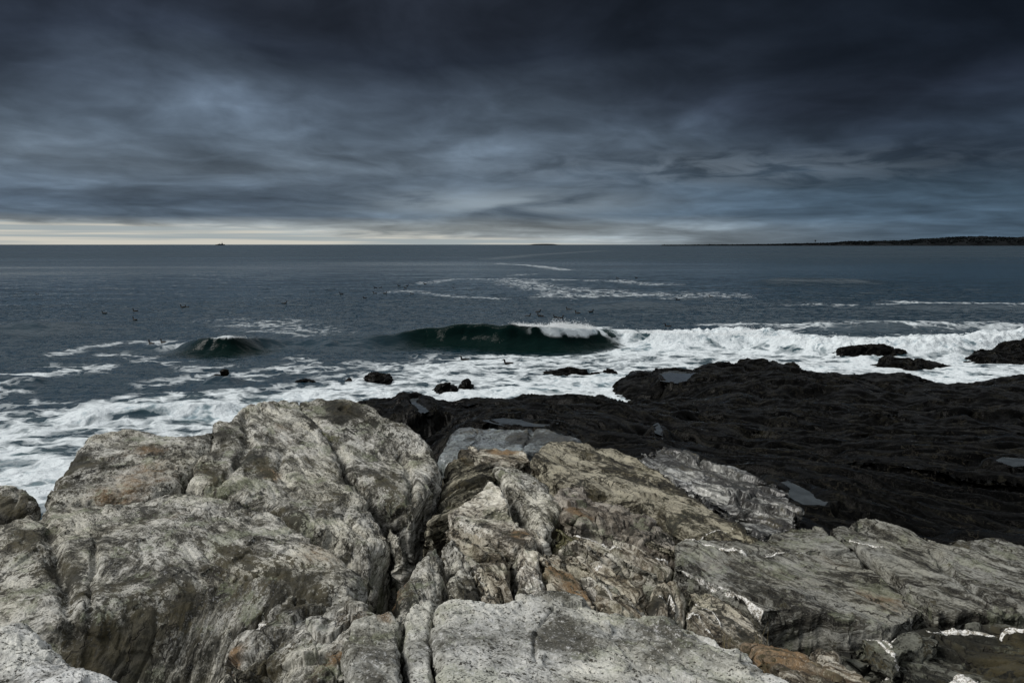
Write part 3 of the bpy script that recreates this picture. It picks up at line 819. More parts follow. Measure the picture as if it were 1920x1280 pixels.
rock('rock_outcrop', 'lumpy greenish grey rock tucked under the lip of the domed rock', 'rock',
     [(425, 1235, 4.3), (455, 1185, 4.5), (520, 1135, 4.85), (600, 1122, 4.92), (665, 1120, 4.9), (705, 1150, 4.6), (680, 1200, 4.25), (672, 1330, 3.6), (430, 1340, 3.7)], [(540, 1200, 4.3), (560, 1270, 3.9)],
     mat='pale', R=.12, RV=.1, depth=.6, famp=.012, namp=.06, bamp=.07, bsc=(.22, .3, .25), strike=20, dip=50,
     blobs=[(432, 1240, 4.28, .10, .06, 'o', .8), (590, 1140, 4.75, .1, .3, 'd', .6), (470, 1280, 3.95, .3, .3, 'd', .5), (620, 1240, 4.1, .3, .1, 'o', .5), (480, 1160, 4.6, .2, .08, 'q', .5)])
rock('boulder', 'broad speckled grey slab across the bottom centre', 'boulder',
     [(815, 1190, 3.65), (810, 1140, 3.98), (826, 1120, 4.1), (876, 1116, 4.15), (953, 1116, 4.2), (971, 1107, 4.27), (1012, 1102, 4.32), (1085, 1105, 4.3), (1140, 1137, 4.07), (1175, 1144, 4.05), (1257, 1142, 4.07), (1292, 1165, 3.92), (1350, 1185, 3.77), (1409, 1209, 3.62),
      (1448, 1245, 3.45), (1500, 1268, 3.3), (1540, 1290, 3.18), (1580, 1350, 2.8), (1200, 1400, 2.5), (820, 1370, 2.55), (817, 1258, 3.2)], [(1000, 1190, 3.68), (1000, 1280, 3.12), (1200, 1240, 3.38), (1250, 1200, 3.7)],
     mat='grain', R=.09, RV=.06, depth=.7, famp=.002, namp=.016, warp=.03,
     cracks=[([(1040, 1150, 4.05), (1010, 1190, 3.7), (1000, 1240, 3.35)], .012, .02), ([(1180, 1168, 3.95), (1290, 1185, 3.85), (1360, 1212, 3.65)], .03, .03), ([(1205, 1200, 3.75), (1250, 1230, 3.5), (1262, 1270, 3.2)], .012, .012)],
     blobs=[(1250, 1180, 3.88, .1, .35, 'd', .4), (940, 1165, 3.9, .1, .1, 'd', .45)])
rock('boulder', 'squarish grey block left of the two cracks at the bottom centre', 'boulder',
     [(648, 1215, 3.6), (654, 1153, 3.95), (705, 1145, 4.0), (745, 1142, 4.02), (754, 1165, 3.9), (752, 1220, 3.5), (757, 1280, 3.15), (757, 1370, 2.6), (640, 1370, 2.6), (652, 1280, 3.15)], [(705, 1220, 3.5)], mat='grain', R=.03, RV=.025, depth=.7, famp=.004, namp=.02, warp=.02,
     blobs=[(740, 1165, 3.9, .1, .05, 'q', .45), (720, 1160, 3.95, .1, .06, 'o', .8), (670, 1260, 3.3, .2, .2, 'd', .35)])
rock('boulder', 'narrow brownish grey block wedged between the two bottom cracks', 'boulder',
     [(756, 1150, 4.0), (772, 1130, 4.15), (800, 1114, 4.3), (815, 1112, 4.32), (818, 1135, 4.15), (806, 1165, 3.95), (812, 1200, 3.7), (814, 1258, 3.3), (815, 1370, 2.6), (765, 1370, 2.6), (763, 1280, 3.2), (757, 1220, 3.55)], [(788, 1200, 3.7)], mat='grain', R=.025, RV=.02, depth=.7, famp=.006, namp=.02, warp=.02,
     blobs=[(790, 1160, 3.95, .2, .2, 'd', .45)])

# middle: broken slabs on edge
rock('rock_slab', 'rounded pale grey plate directly behind the two bottom blocks', 'rock slab',
     [(740, 1130, 5.0), (748, 1085, 5.35), (765, 1055, 5.6), (790, 1026, 5.85), (822, 1012, 6.0), (838, 1045, 5.65), (834, 1085, 5.33), (815, 1130, 5.0), (790, 1160, 4.8), (735, 1160, 4.8)], [(790, 1085, 5.3)], mat='pale', R=.12, RV=.1, famp=.01, namp=.03, strike=165, dip=70, depth=.6,
     blobs=[(740, 1090, 5.25, .3, .08, 'o', .8), (735, 1110, 5.1, .3, .06, 'd', .8)])
rock('rock_slab', 'pale plate with a curved crack right of the rounded grey plate', 'rock slab',
     [(824, 1000, 6.1), (848, 1004, 6.05), (880, 1045, 5.7), (905, 1090, 5.35), (905, 1140, 4.95), (825, 1140, 4.95), (838, 1090, 5.3), (843, 1040, 5.7)], [(865, 1070, 5.5)], mat='pale', R=.06, RV=.06, famp=.016, namp=.03, strike=155, dip=60, bamp=.05, bsc=(.14, .4, .3),
     blobs=[(870, 1130, 5.05, .2, .1, 'd', .6)])
rock('rock_slab', 'brightest white faced block in the middle of the broken slabs', 'rock slab',
     [(830, 958, 6.75), (880, 918, 7.2), (925, 893, 7.5), (942, 912, 7.25), (965, 955, 6.75), (998, 1000, 6.22), (1003, 1016, 6.05), (960, 1020, 6.0), (900, 995, 6.22), (850, 975, 6.45)], [(905, 950, 6.85), (960, 995, 6.3), (890, 975, 6.5)], mat='white', R=.08, RV=.07, famp=.009, namp=.02, strike=128, dip=25, depth=.5,
     cracks=[([(880, 965, 6.6), (915, 962, 6.65), (935, 950, 6.8)], .02, .03)], blobs=[(975, 1000, 6.22, .15, .1, 'o', .8), (905, 930, 7.05, .3, .25, 'q', .22), (842, 968, 6.55, .1, .1, 'd', .7)])
rock('rock_slab', 'olive streaked slope dropping into the cleft beside the rounded hump', 'rock slab',
     [(832, 885, 8.1), (836, 854, 9.0), (880, 855, 9.0), (930, 862, 8.75), (940, 880, 8.3), (925, 905, 7.75), (885, 935, 7.3), (845, 965, 6.9), (812, 990, 6.6), (795, 980, 6.65), (818, 935, 7.35)], [(850, 905, 7.75)], mat='olive', R=.15, RV=.1, famp=.016, namp=.03, strike=215, dip=60,
     blobs=[(880, 865, 8.8, .3, .4, 'o', .5), (820, 950, 7.1, .5, .2, 'm', .5)])
rock('rock_slab', 'light ridge of rock falling right of the white faced block', 'rock slab',
     [(925, 868, 8.3), (945, 862, 8.5), (1000, 885, 8.1), (1030, 905, 7.75), (1062, 950, 7.0), (1040, 1000, 6.45), (1008, 1000, 6.4), (985, 960, 6.85), (955, 920, 7.35), (930, 895, 7.75)], [(985, 910, 7.5), (1020, 950, 6.98)], mat='pale', R=.12, RV=.1, famp=.016, namp=.03, strike=150, dip=65,
     blobs=[(935, 880, 8.05, .2, .15, 'd', .5), (1040, 985, 6.6, .25, .1, 'd', .8)])
rock('rock_slab', 'tilted ochre edged slab below the white faced block', 'rock slab',
     [(835, 975, 6.5), (870, 985, 6.45), (945, 1018, 6.02), (958, 1035, 5.85), (950, 1052, 5.7), (905, 1040, 5.75), (865, 1010, 6.08), (838, 990, 6.3)], [(900, 1015, 6.05)], mat='rusty', R=.07, RV=.06, famp=.018, namp=.02, strike=135, dip=45, depth=.4,
     veins=[([(825, 968, 6.6), (860, 978, 6.45), (900, 1000, 6.2)], 0.015)], blobs=[(890, 1010, 6.1, .3, .1, 'o', .5)])
rock('rock_slab', 'slanting grey brown slab touching the top of the broad bottom slab', 'rock slab',
     [(875, 1050, 5.6), (910, 1045, 5.75), (950, 1062, 5.55), (958, 1100, 5.25), (956, 1135, 4.95), (905, 1138, 4.95), (890, 1090, 5.3)], [(925, 1090, 5.35)], mat='rusty', R=.05, RV=.05, famp=.02, namp=.03, strike=150, dip=60, bamp=.04, bsc=(.1, .5, .3),
     blobs=[(900, 1060, 5.5, .2, .06, 'q', .4)])
rock('rock_slab', 'white crusted narrow slab standing among the rust brown slabs', 'rock slab',
     [(963, 1026, 5.9), (985, 1018, 6.0), (1006, 1026, 5.9), (1018, 1065, 5.5), (1024, 1110, 5.15), (1010, 1140, 4.95), (962, 1140, 4.95), (970, 1080, 5.4)], [(990, 1070, 5.5)], mat='white', R=.05, RV=.05, famp=.012, namp=.02, strike=165, dip=70,
     blobs=[(1000, 1075, 5.43, .4, .08, 'q', .42), (975, 1095, 5.25, .3, .05, 'd', .8)])
rock('rock_slab', 'rust orange slab right of the white crusted narrow slab', 'rock slab',
     [(1008, 1024, 5.95), (1060, 1030, 5.9), (1085, 1075, 5.5), (1110, 1115, 5.15), (1130, 1140, 4.95), (1030, 1140, 4.95), (1024, 1080, 5.4)], [(1060, 1085, 5.42)], mat='rusty', R=.05, RV=.05, famp=.02, namp=.03, strike=155, dip=60, bamp=.07, bsc=(.12, .45, .3),
     blobs=[(1085, 1105, 5.25, .2, .1, 'o', 1.), (1050, 1060, 5.6, .3, .1, 'o', .7)])
rock('rock_slab', 'thin layered pale and dark slabs leaning toward the bottom slab', 'rock slab',
     [(1062, 1025, 5.98), (1110, 1042, 5.8), (1170, 1068, 5.55), (1200, 1105, 5.22), (1222, 1160, 4.85), (1150, 1165, 4.8), (1118, 1120, 5.1), (1085, 1068, 5.58)], [(1140, 1090, 5.36)], mat='rusty', R=.06, RV=.05, famp=.026, namp=.03, strike=150, dip=55, bamp=.06, bsc=(.09, .7, .3),
     blobs=[(1125, 1060, 5.65, .12, .05, 'q', .55), (1150, 1120, 5.1, .4, .05, 'q', .33)])
rock('rock_outcrop', 'rugged pinkish grey ridge with dark hollows beneath it', 'rock',
     [(1030, 935, 7.15), (1040, 906, 7.6), (1062, 900, 7.75), (1085, 900, 7.75), (1115, 928, 7.4), (1160, 945, 7.2), (1200, 960, 7.0), (1240, 985, 6.7), (1265, 1003, 6.48), (1290, 1030, 6.2), (1285, 1052, 5.98), (1240, 1035, 6.08), (1200, 1020, 6.2), (1165, 1010, 6.3), (1100, 985, 6.5), (1055, 975, 6.6)],
     [(1090, 945, 6.98), (1180, 985, 6.58)], mat='pink', R=.12, RV=.12, famp=.014, namp=.05, bamp=.06, bsc=(.2, .35, .3), strike=140, dip=50, depth=.5, slope=4,
     blobs=[(1080, 960, 6.8, .3, .1, 'o', .9), (1240, 1020, 6.25, .3, .15, 'd', .4)])
rock('rock_slab', 'brown slab in shadow under the pinkish ridge', 'rock slab',
     [(1035, 985, 6.55), (1060, 985, 6.65), (1150, 1015, 6.3), (1235, 1042, 6.05), (1262, 1068, 5.85), (1240, 1090, 5.65), (1190, 1082, 5.72), (1120, 1050, 6.0), (1060, 1022, 6.25)], [(1140, 1040, 6.1)], mat='rusty', R=.08, RV=.07, famp=.02, namp=.03, strike=140, dip=45, bamp=.05, bsc=(.12, .6, .3),
     veins=[([(1080, 998, 6.5), (1130, 1012, 6.3), (1170, 1030, 6.12)], 0.011), ([(1230, 1052, 5.95), (1268, 1062, 5.85)], 0.015)], blobs=[(1060, 1000, 6.45, .2, .15, 'm', .9), (1100, 1020, 6.25, .3, .1, 'm', .5)])
rock('rock_slab', 'long olive brown slab of fine slanting layers', 'rock slab',
     [(993, 856, 9.15), (1005, 840, 9.45), (1026, 823, 9.8), (1060, 822, 9.8), (1097, 827, 9.7), (1155, 835, 9.4), (1194, 854, 8.95), (1272, 901, 8.05), (1350, 956, 7.15), (1429, 1010, 6.45), (1400, 1018, 6.4), (1345, 1008, 6.6), (1292, 999, 6.8), (1233, 960, 7.35), (1179, 936, 7.75), (1116, 928, 7.9), (1038, 901, 8.4)],
     [(1100, 870, 8.75), (1200, 920, 7.85), (1300, 960, 7.2)], mat='olive', R=.1, RV=.08, famp=.028, namp=.02, strike=146, dip=40, fold=.12, depth=.6, warp=.04,
     veins=[([(1292, 1000, 6.75), (1330, 998, 6.75), (1372, 988, 6.75)], 0.009)], blobs=[(1080, 845, 9.3, .5, .15, 'd', .3)])
rock('rock_slab', 'wet grey streaked slab between the olive slab and the long pool', 'rock slab',
     [(1180, 856, 10.2), (1210, 845, 10.5), (1241, 841, 10.6), (1311, 853, 10.3), (1397, 873, 9.75), (1464, 912, 8.8), (1497, 958, 8.0), (1502, 985, 7.6), (1440, 1012, 7.0), (1350, 965, 7.9), (1272, 910, 8.9)], [(1320, 900, 9.1), (1400, 940, 8.3)], mat='wetstreak', R=.1, RV=.05, famp=.04, namp=.05, warp=.13, bamp=.09, bsc=(.2, 1.2, .5), strike=140, dip=40, fold=.2, depth=.6)
rock('rock_slab', 'smooth bluish grey wet slab with thin cracks beside the hump', 'rock slab',
     [(822, 848, 10.2), (835, 825, 10.8), (850, 803, 11.5), (870, 794, 11.8), (955, 800, 11.5), (1025, 797, 11.7), (1092, 822, 10.9), (1060, 838, 10.4), (960, 845, 10.2), (900, 852, 10.1), (850, 858, 10.0)], [(900, 825, 10.85)], mat='wetblue', R=.15, RV=.1, famp=.006, namp=.02, strike=60, dip=20, depth=.6,
     cracks=[([(890, 800, 11.5), (895, 822, 10.9), (880, 835, 10.5)], .02, .03), ([(860, 806, 11.3), (930, 818, 11.0), (980, 836, 10.5)], .015, .02), ([(1000, 797, 11.6), (985, 840, 10.4)], .04, .05)], blobs=[(1010, 815, 11.0, .6, .5, 'd', .75)])
rock('rock_slab', 'thin rusty brown layered slab in front of the bluish wet slab', 'rock slab',
     [(858, 842, 9.9), (880, 832, 10.1), (930, 838, 9.9), (985, 848, 9.6), (1002, 862, 9.2), (960, 868, 9.1), (905, 858, 9.35)], [(930, 852, 9.55)], mat='rusty', R=.06, RV=.05, famp=.022, namp=.02, strike=130, dip=40, depth=.4, blobs=[(945, 845, 9.7, .2, .1, 'o', 1.), (880, 843, 9.8, .2, .2, 'd', .8), (975, 852, 9.5, .2, .06, 'q', .45)])

# thin slivers of rock on edge, filling the broken middle ground
def sliver(px_, py_, Y_, L, W, strike_, tilt, mat, label, n_):
    c_ = P(px_, py_, Y_); rs = random.Random(n_)
    a = math.radians(strike_); s_ = (math.sin(a), math.cos(a)); h_ = (math.cos(a), -math.sin(a))
    out_ = []
    for t_, k in ((-1, -.15), (-.55, -.75), (.1, -1), (.6, -.7), (1, .1), (.5, .8), (-.1, 1), (-.7, .7)):
        t2 = t_ * L * .5 * rs.uniform(.85, 1.1); k2 = k * W * .5 * rs.uniform(.8, 1.15)
        out_.append((c_[0] + s_[0] * t2 + h_[0] * k2, c_[1] + s_[1] * t2 + h_[1] * k2, c_[2] - tilt * k2 - .03 * t_))
    rock('rock_slab', label, 'rock slab', out_, zmode='w', mat=mat, R=.03, RV=.02, slope=5, depth=.35, strike=strike_, dip=50, famp=.014, namp=.015, fold=.08, warp=.03, K=1.0, c=.2, facet=1.2, under=.5, group='thin rock slivers in the broken middle')


SL = 'thin tilted sliver of rock wedged among the broken middle slabs'
for n_, (a, b, Y_, L, W, st_, ti, mt) in enumerate([
        (900, 1062, 5.55, .55, .10, 146, .5, 'white'), (935, 1085, 5.36, .5, .09, 150, .6, 'rusty'), (1045, 1060, 5.62, .6, .11, 148, .6, 'rusty'), (1068, 1095, 5.32, .5, .10, 150, .5, 'white'),
        (1100, 1075, 5.52, .7, .10, 146, .6, 'rusty'), (1135, 1105, 5.26, .7, .09, 147, .6, 'white'), (1165, 1110, 5.22, .75, .09, 146, .6, 'pale'), (1190, 1128, 5.08, .6, .08, 147, .5, 'rusty'),
        (880, 1020, 5.98, .5, .09, 140, .6, 'rusty'), (700, 985, 6.4, .7, .12, 150, .5, 'pale'), (745, 1005, 6.15, .5, .10, 160, .5, 'pale'), (1110, 1030, 6.0, .7, .10, 140, .6, 'rusty'), (1180, 1052, 5.86, .7, .09, 140, .6, 'pale'),
        (1010, 1000, 6.3, .4, .10, 150, .6, 'white'), (1230, 1012, 6.22, .5, .10, 138, .5, 'olive'), (860, 915, 7.6, .8, .12, 205, .5, 'olive')]):
    sliver(a, b, Y_ - .02, L, W, st_, ti, mt, SL, n_)
# right ledges
QV = [(1280, 1062, 5.45), (1327, 1085, 5.23), (1390, 1116, 5.0), (1429, 1137, 4.83)]
rock('rock_ledge', 'broad grey brown ledge split from its neighbour by a diagonal crack', 'rock ledge',
     [(1262, 1012, 6.1), (1300, 1008, 6.15), (1400, 1016, 6.05), (1440, 1000, 6.25), (1474, 984, 6.45), (1544, 979, 6.45), (1568, 1000, 6.15), (1600, 1030, 5.8), (1660, 1078, 5.32), (1740, 1141, 4.78), (1700, 1165, 4.62), (1654, 1171, 4.57), (1599, 1163, 4.62), (1548, 1143, 4.77), (1435, 1139, 4.82), (1340, 1095, 5.15), (1265, 1062, 5.5)],
     [(1450, 1070, 5.42), (1550, 1090, 5.22), (1350, 1050, 5.62)], mat='ledge', R=.07, RV=.06, famp=.016, namp=.025, strike=146, dip=35, depth=.5, slope=5, warp=.035,
     cracks=[([(1400, 1040, 5.78), (1480, 1030, 5.86), (1560, 1035, 5.8), (1600, 1032, 5.82)], .03, .06)],
     veins=[([(1285, 1012, 6.1), (1350, 1027, 5.92), (1409, 1042, 5.78), (1440, 1040, 5.8), (1500, 1034, 5.85)], 0.015), (QV, .016), ([(1435, 1046, 5.7), (1480, 1030, 5.85), (1510, 1034, 5.8)], 0.022)],
     blobs=[(1330, 1050, 5.6, .2, .3, 'o', .5), (1640, 1120, 5.0, .2, .15, 'o', .6), (1390, 1030, 5.9, .5, .1, 'd', .3)])
rock('rock_ledge', 'grey ledge with pale green lichen at the right edge', 'rock ledge',
     [(1553, 985, 6.35), (1591, 971, 6.55), (1622, 965, 6.65), (1665, 972, 6.55), (1712, 982, 6.42), (1771, 1002, 6.25), (1845, 1004, 6.22), (1920, 1013, 6.12), (2080, 1040, 5.8), (2100, 1165, 4.72), (1920, 1152, 4.77), (1830, 1145, 4.8), (1752, 1143, 4.78), (1672, 1078, 5.34), (1608, 1028, 5.82)],
     [(1750, 1060, 5.55), (1850, 1080, 5.35), (1650, 1010, 6.08)], mat='ledge', R=.07, RV=.06, famp=.018, namp=.03, strike=146, dip=35, depth=.5, slope=5, warp=.035,
     cracks=[([(1755, 1025, 5.92), (1780, 1070, 5.45), (1850, 1120, 5.0), (1920, 1140, 4.85)], .035, .05)],
     veins=[([(1592, 1010, 6.05), (1612, 1020, 5.95), (1650, 1026, 5.9)], 0.022)],
     blobs=[(1760, 1050, 5.6, .5, .06, 'q', .3), (1700, 1120, 4.95, .2, .2, 'd', .3)])
rock('rock_ledge', 'dark green grey ledge crossed by a bright quartz vein', 'rock ledge',
     [(1752, 1174, 4.64), (1800, 1167, 4.71), (1920, 1173, 4.65), (2100, 1190, 4.5), (2100, 1350, 3.6), (1780, 1350, 3.6), (1700, 1290, 3.92), (1650, 1230, 4.28), (1660, 1198, 4.46)], [(1850, 1220, 4.35), (1850, 1280, 4.0)], mat='shadedledge', R=.1, RV=.1, famp=.022, namp=.04, strike=120, dip=40, depth=.5, bamp=.05, bsc=(.15, .8, .4),
     veins=[([(1765, 1174, 4.6), (1800, 1176, 4.6), (1860, 1182, 4.56), (1920, 1188, 4.52), (2000, 1196, 4.46)], .03)], blobs=[(1800, 1230, 4.28, .6, .3, 'd', .7)])  # 'd' blob: mostly painted shade below the upper ledge, some olive film
rock('rock_slab', 'dark shelf under the ledge carrying a zigzag of white quartz', 'rock slab',
     [(1585, 1184, 4.47), (1660, 1189, 4.43), (1735, 1161, 4.62), (1785, 1173, 4.55), (1740, 1207, 4.33), (1690, 1243, 4.12), (1640, 1226, 4.22), (1598, 1204, 4.35)], [], mat='shadedledge', R=.06, RV=.05, famp=.016, namp=.03, strike=120, dip=30, depth=.4,
     veins=[([(1606, 1190, 4.42), (1640, 1196, 4.38), (1670, 1212, 4.28)], .02), ([(1656, 1191, 4.42), (1690, 1174, 4.52), (1722, 1165, 4.58), (1772, 1176, 4.51)], .024), ([(1655, 1192, 4.41), (1674, 1210, 4.29)], .026), ([(1668, 1217, 4.25), (1697, 1232, 4.15)], .03)])
rock('stone', 'lump of white quartz at the bottom edge near the right corner', 'stone',
     [(1768, 1290, 3.72), (1782, 1270, 3.85), (1815, 1262, 3.9), (1845, 1266, 3.87), (1868, 1290, 3.7), (1860, 1340, 3.4), (1780, 1340, 3.4)], [], mat='white', R=.06, RV=.05, famp=.006, namp=.03, depth=.4, blobs=[(1815, 1285, 3.75, .4, .3, 'q', .7)])
rock('rock_slab', 'tan brown striped wedge rising behind the end of the broad bottom slab', 'rock slab',
     [(1392, 1203, 4.15), (1425, 1202, 4.18), (1458, 1206, 4.15), (1509, 1222, 4.02), (1560, 1255, 3.75), (1620, 1310, 3.4), (1570, 1360, 3.1), (1480, 1275, 3.55), (1430, 1235, 3.85)], [], mat='rusty', R=.06, RV=.05, famp=.02, namp=.015, strike=140, dip=55, fold=.1, blobs=[(1450, 1225, 3.95, .3, .15, 'o', .6)])
rock('rock_slab', 'narrow brown slab edged with white quartz near the bottom right', 'rock slab',
     [(1510, 1205, 4.3), (1545, 1212, 4.25), (1600, 1240, 4.05), (1670, 1290, 3.7), (1760, 1350, 3.3), (1640, 1370, 3.2), (1600, 1310, 3.5), (1545, 1255, 3.85)], [], mat='rusty', R=.06, RV=.05, famp=.024, namp=.02, strike=135, dip=50, fold=.15,
     veins=[([(1585, 1232, 4.08), (1620, 1248, 3.97), (1660, 1272, 3.8)], 0.017), ([(1650, 1255, 3.92), (1690, 1270, 3.8), (1710, 1290, 3.65)], 0.017)], blobs=[(1600, 1280, 3.75, .3, .15, 'd', .5)])
rock('stone', 'rounded folded knob of banded rock behind the bottom slab', 'stone',
     [(1205, 1115, 5.05), (1218, 1088, 5.28), (1250, 1073, 5.42), (1288, 1078, 5.36), (1300, 1110, 5.05), (1285, 1160, 4.7), (1235, 1160, 4.7)], [(1250, 1110, 5.1)], mat='rusty', R=.14, RV=.12, famp=.022, namp=.02, strike=175, dip=55, fold=.5, blobs=[(1230, 1120, 5., .2, .2, 'd', .6)],
     veins=[([(1232, 1100, 5.1), (1255, 1112, 5.05), (1270, 1140, 4.85)], 0.009)])
rock('rock_slab', 'brown folded rock below the quartz veined ledge', 'rock slab',
     [(1285, 1100, 5.25), (1330, 1100, 5.28), (1400, 1145, 4.95), (1450, 1195, 4.55), (1450, 1215, 4.4), (1370, 1210, 4.42), (1310, 1185, 4.6), (1280, 1155, 4.8)], [(1350, 1155, 4.82)], mat='rusty', R=.1, RV=.08, famp=.022, namp=.03, strike=150, dip=50, fold=.5,
     veins=[([(1270, 1122, 5.0), (1300, 1118, 5.05), (1330, 1135, 4.92), (1352, 1165, 4.7)], 0.009), ([(1290, 1140, 4.87), (1310, 1142, 4.86), (1335, 1185, 4.6)], 0.007)], blobs=[(1380, 1180, 4.6, .4, .3, 'd', .7)])

# ------------------------------------------------------------------ dark rocks in the surf: skyline in px, row of the waterline, front to back size in metres
def sea_rock(label, sky, base, D, lift=0.0):
    y0 = PZ(960, base, 0)[1]
    x_l, x_r = sky[0][0], sky[-1][0]
    out_, inn = [], []
    k = 9
    for i in range(k):
        t_ = i / (k - 1); px_ = x_l + (x_r - x_l) * t_
        a = ray(px_, 700); X_ = a[0] / a[1]
        out_.append((X_ * y0, y0 + D * .25 * (2 * t_ - 1) ** 2, -.15))
    for i in range(k):
        t_ = 1 - i / (k - 1); px_ = x_l + (x_r - x_l) * t_
        a = ray(px_, 700); X_ = a[0] / a[1]
        out_.append((X_ * (y0 + D), y0 + D - D * .25 * (2 * t_ - 1) ** 2, -.2))
    for q_, fy in ((.38, 0), (.55, .0), (.72, -.08)):
        for px_, py_ in sky[1:-1]:
            w_ = P(px_, py_, y0 + D * .45)
            inn.append((w_[0], y0 + D * q_, max((w_[2] - .12) * .88 + fy, 0.04) + lift))
    return rock('sea_rock', label, 'rock', out_, inn, zmode='w', mat='dark', famp=.035, namp=.06, bamp=.09, bsc=(.35, .9, .5), strike=110, dip=35, R=.5, RV=.12, slope=1.2, depth=1.0, warp=.16, K=.6, c=.3, dscale=2.0, facet=1.5)


sea_rock('small black round topped rock alone in the foam left of the ledge', [(674, 714), (684, 703), (694, 697), (708, 695), (722, 698), (734, 706), (744, 715)], 719, 1.6, .15)
sea_rock('low black rock awash with streaming foam, larger of a close pair', [(800, 736), (812, 722), (826, 711), (840, 708), (850, 711), (857, 722), (862, 734)], 739, 1.4)
sea_rock('small pointed black rock, right hand one of a close pair', [(858, 732), (864, 714), (874, 705), (881, 711), (886, 722), (892, 731)], 733, 1.0)
sea_rock('tiny low black rock just left of the round topped rock', [(640, 718), (648, 712), (660, 710), (670, 713), (678, 718)], 719, 1.0)
sea_rock('flat dark rock barely breaking the foam above the pale hump', [(556, 718), (566, 711), (580, 709), (592, 712), (602, 718)], 719, 1.0)
sea_rock('long low black shelf pouring white water, beyond the inlet', [(1010, 706), (1025, 696), (1045, 691), (1070, 687), (1085, 691), (1110, 693), (1130, 691), (1150, 690), (1165, 700)], 709, 2.2)
sea_rock('flat black rock in white water right of the hump, farther of two', [(1550, 669), (1575, 661), (1605, 655), (1635, 649), (1650, 651), (1670, 652), (1695, 658), (1705, 664)], 673, 2.0, .24)
sea_rock('broad black rock ringed by white water right of the hump, nearer of two', [(1620, 692), (1640, 681), (1668, 668), (1700, 669), (1725, 666), (1750, 670), (1770, 677), (1792, 690)], 694, 3.0)
sea_rock('black layered rock shelf in the surf at the right edge', [(1816, 672), (1826, 660), (1860, 654), (1890, 647), (1900, 638), (1930, 634), (1990, 633), (2060, 640)], 682, 5.0)
sea_rock('low black rock awash nearest the pale hump in the left surf', [(380, 722), (394, 711), (408, 706), (424, 710), (438, 720)], 721, 1.4, .18)
# ------------------------------------------------------------------ sea
WAVES = [  # crest (px, py, height), back width, front width, lean
    ([(560, 655, .0), (640, 645, .2), (720, 628, .62), (800, 614, 1.0), (880, 605, 1.38), (960, 608, 1.42), (1040, 611, 1.34), (1110, 614, 1.1), (1160, 618, .85), (1250, 621, .85), (1400, 617, .95), (1500, 630, .8), (1600, 638, .75), (1750, 632, .9), (1920, 620, 1.0), (2060, 614, 1.0)], 3.2, 1.15, .9),
    ([(230, 655, .0), (300, 648, .2), (345, 640, .4), (390, 632, .85), (430, 629, .98), (480, 632, .62), (540, 636, .38), (620, 641, .3), (690, 640, .15), (740, 640, 0)], 2.2, .85, .8),
    ([(-120, 611, .5), (0, 607, .6), (70, 601, .75), (130, 603, .6), (200, 606, .3), (260, 609, 0)], 3.0, 1.8, .3),
    ([(1080, 572, .2), (1130, 567, .6), (1200, 563, .7), (1260, 567, .5), (1330, 570, .2)], 4.0, 2.4, .3),
    ([(-80, 708, .3), (0, 704, .4), (60, 706, .3), (110, 712, 0)], 1.2, .7, .2),
    ([(100, 778, 0), (180, 768, .3), (260, 760, .35), (400, 757, .3), (480, 758, 0)], 1.2, .5, .2),
    ([(1380, 527, 0), (1470, 520, .8), (1600, 522, .7), (1700, 524, 0)], 6.0, 4.0, .2),
    ([(1480, 612, 0), (1560, 606, .35), (1750, 603, .4), (1950, 605, .3)], 2.5, 1.4, .2),
    ([(1560, 578, 0), (1650, 572, .4), (1800, 570, .45), (1990, 572, .4)], 3.5, 2.0, .2),
    ([(380, 716, 0), (400, 705, .4), (430, 706, .35), (470, 712, 0)], .8, .5, .2),
]
FOAM_POLY = [  # outline px, soft edge (m), density
    ([(-150, 800), (60, 770), (170, 752), (280, 738), (470, 735), (600, 716), (690, 712), (790, 688), (900, 662), (1040, 652), (1130, 640), (1220, 630), (1400, 622), (1600, 632), (1800, 628), (1930, 618), (2200, 612), (2200, 720), (1800, 740), (1500, 720), (1150, 780), (700, 780), (450, 830), (100, 960), (-150, 980)], 1.5, .33),
    ([(1130, 640), (1220, 626), (1400, 619), (1600, 634), (1800, 630), (1930, 617), (2200, 612), (2200, 668), (1800, 668), (1600, 672), (1400, 660), (1200, 672), (1120, 668)], .8, .42),
]
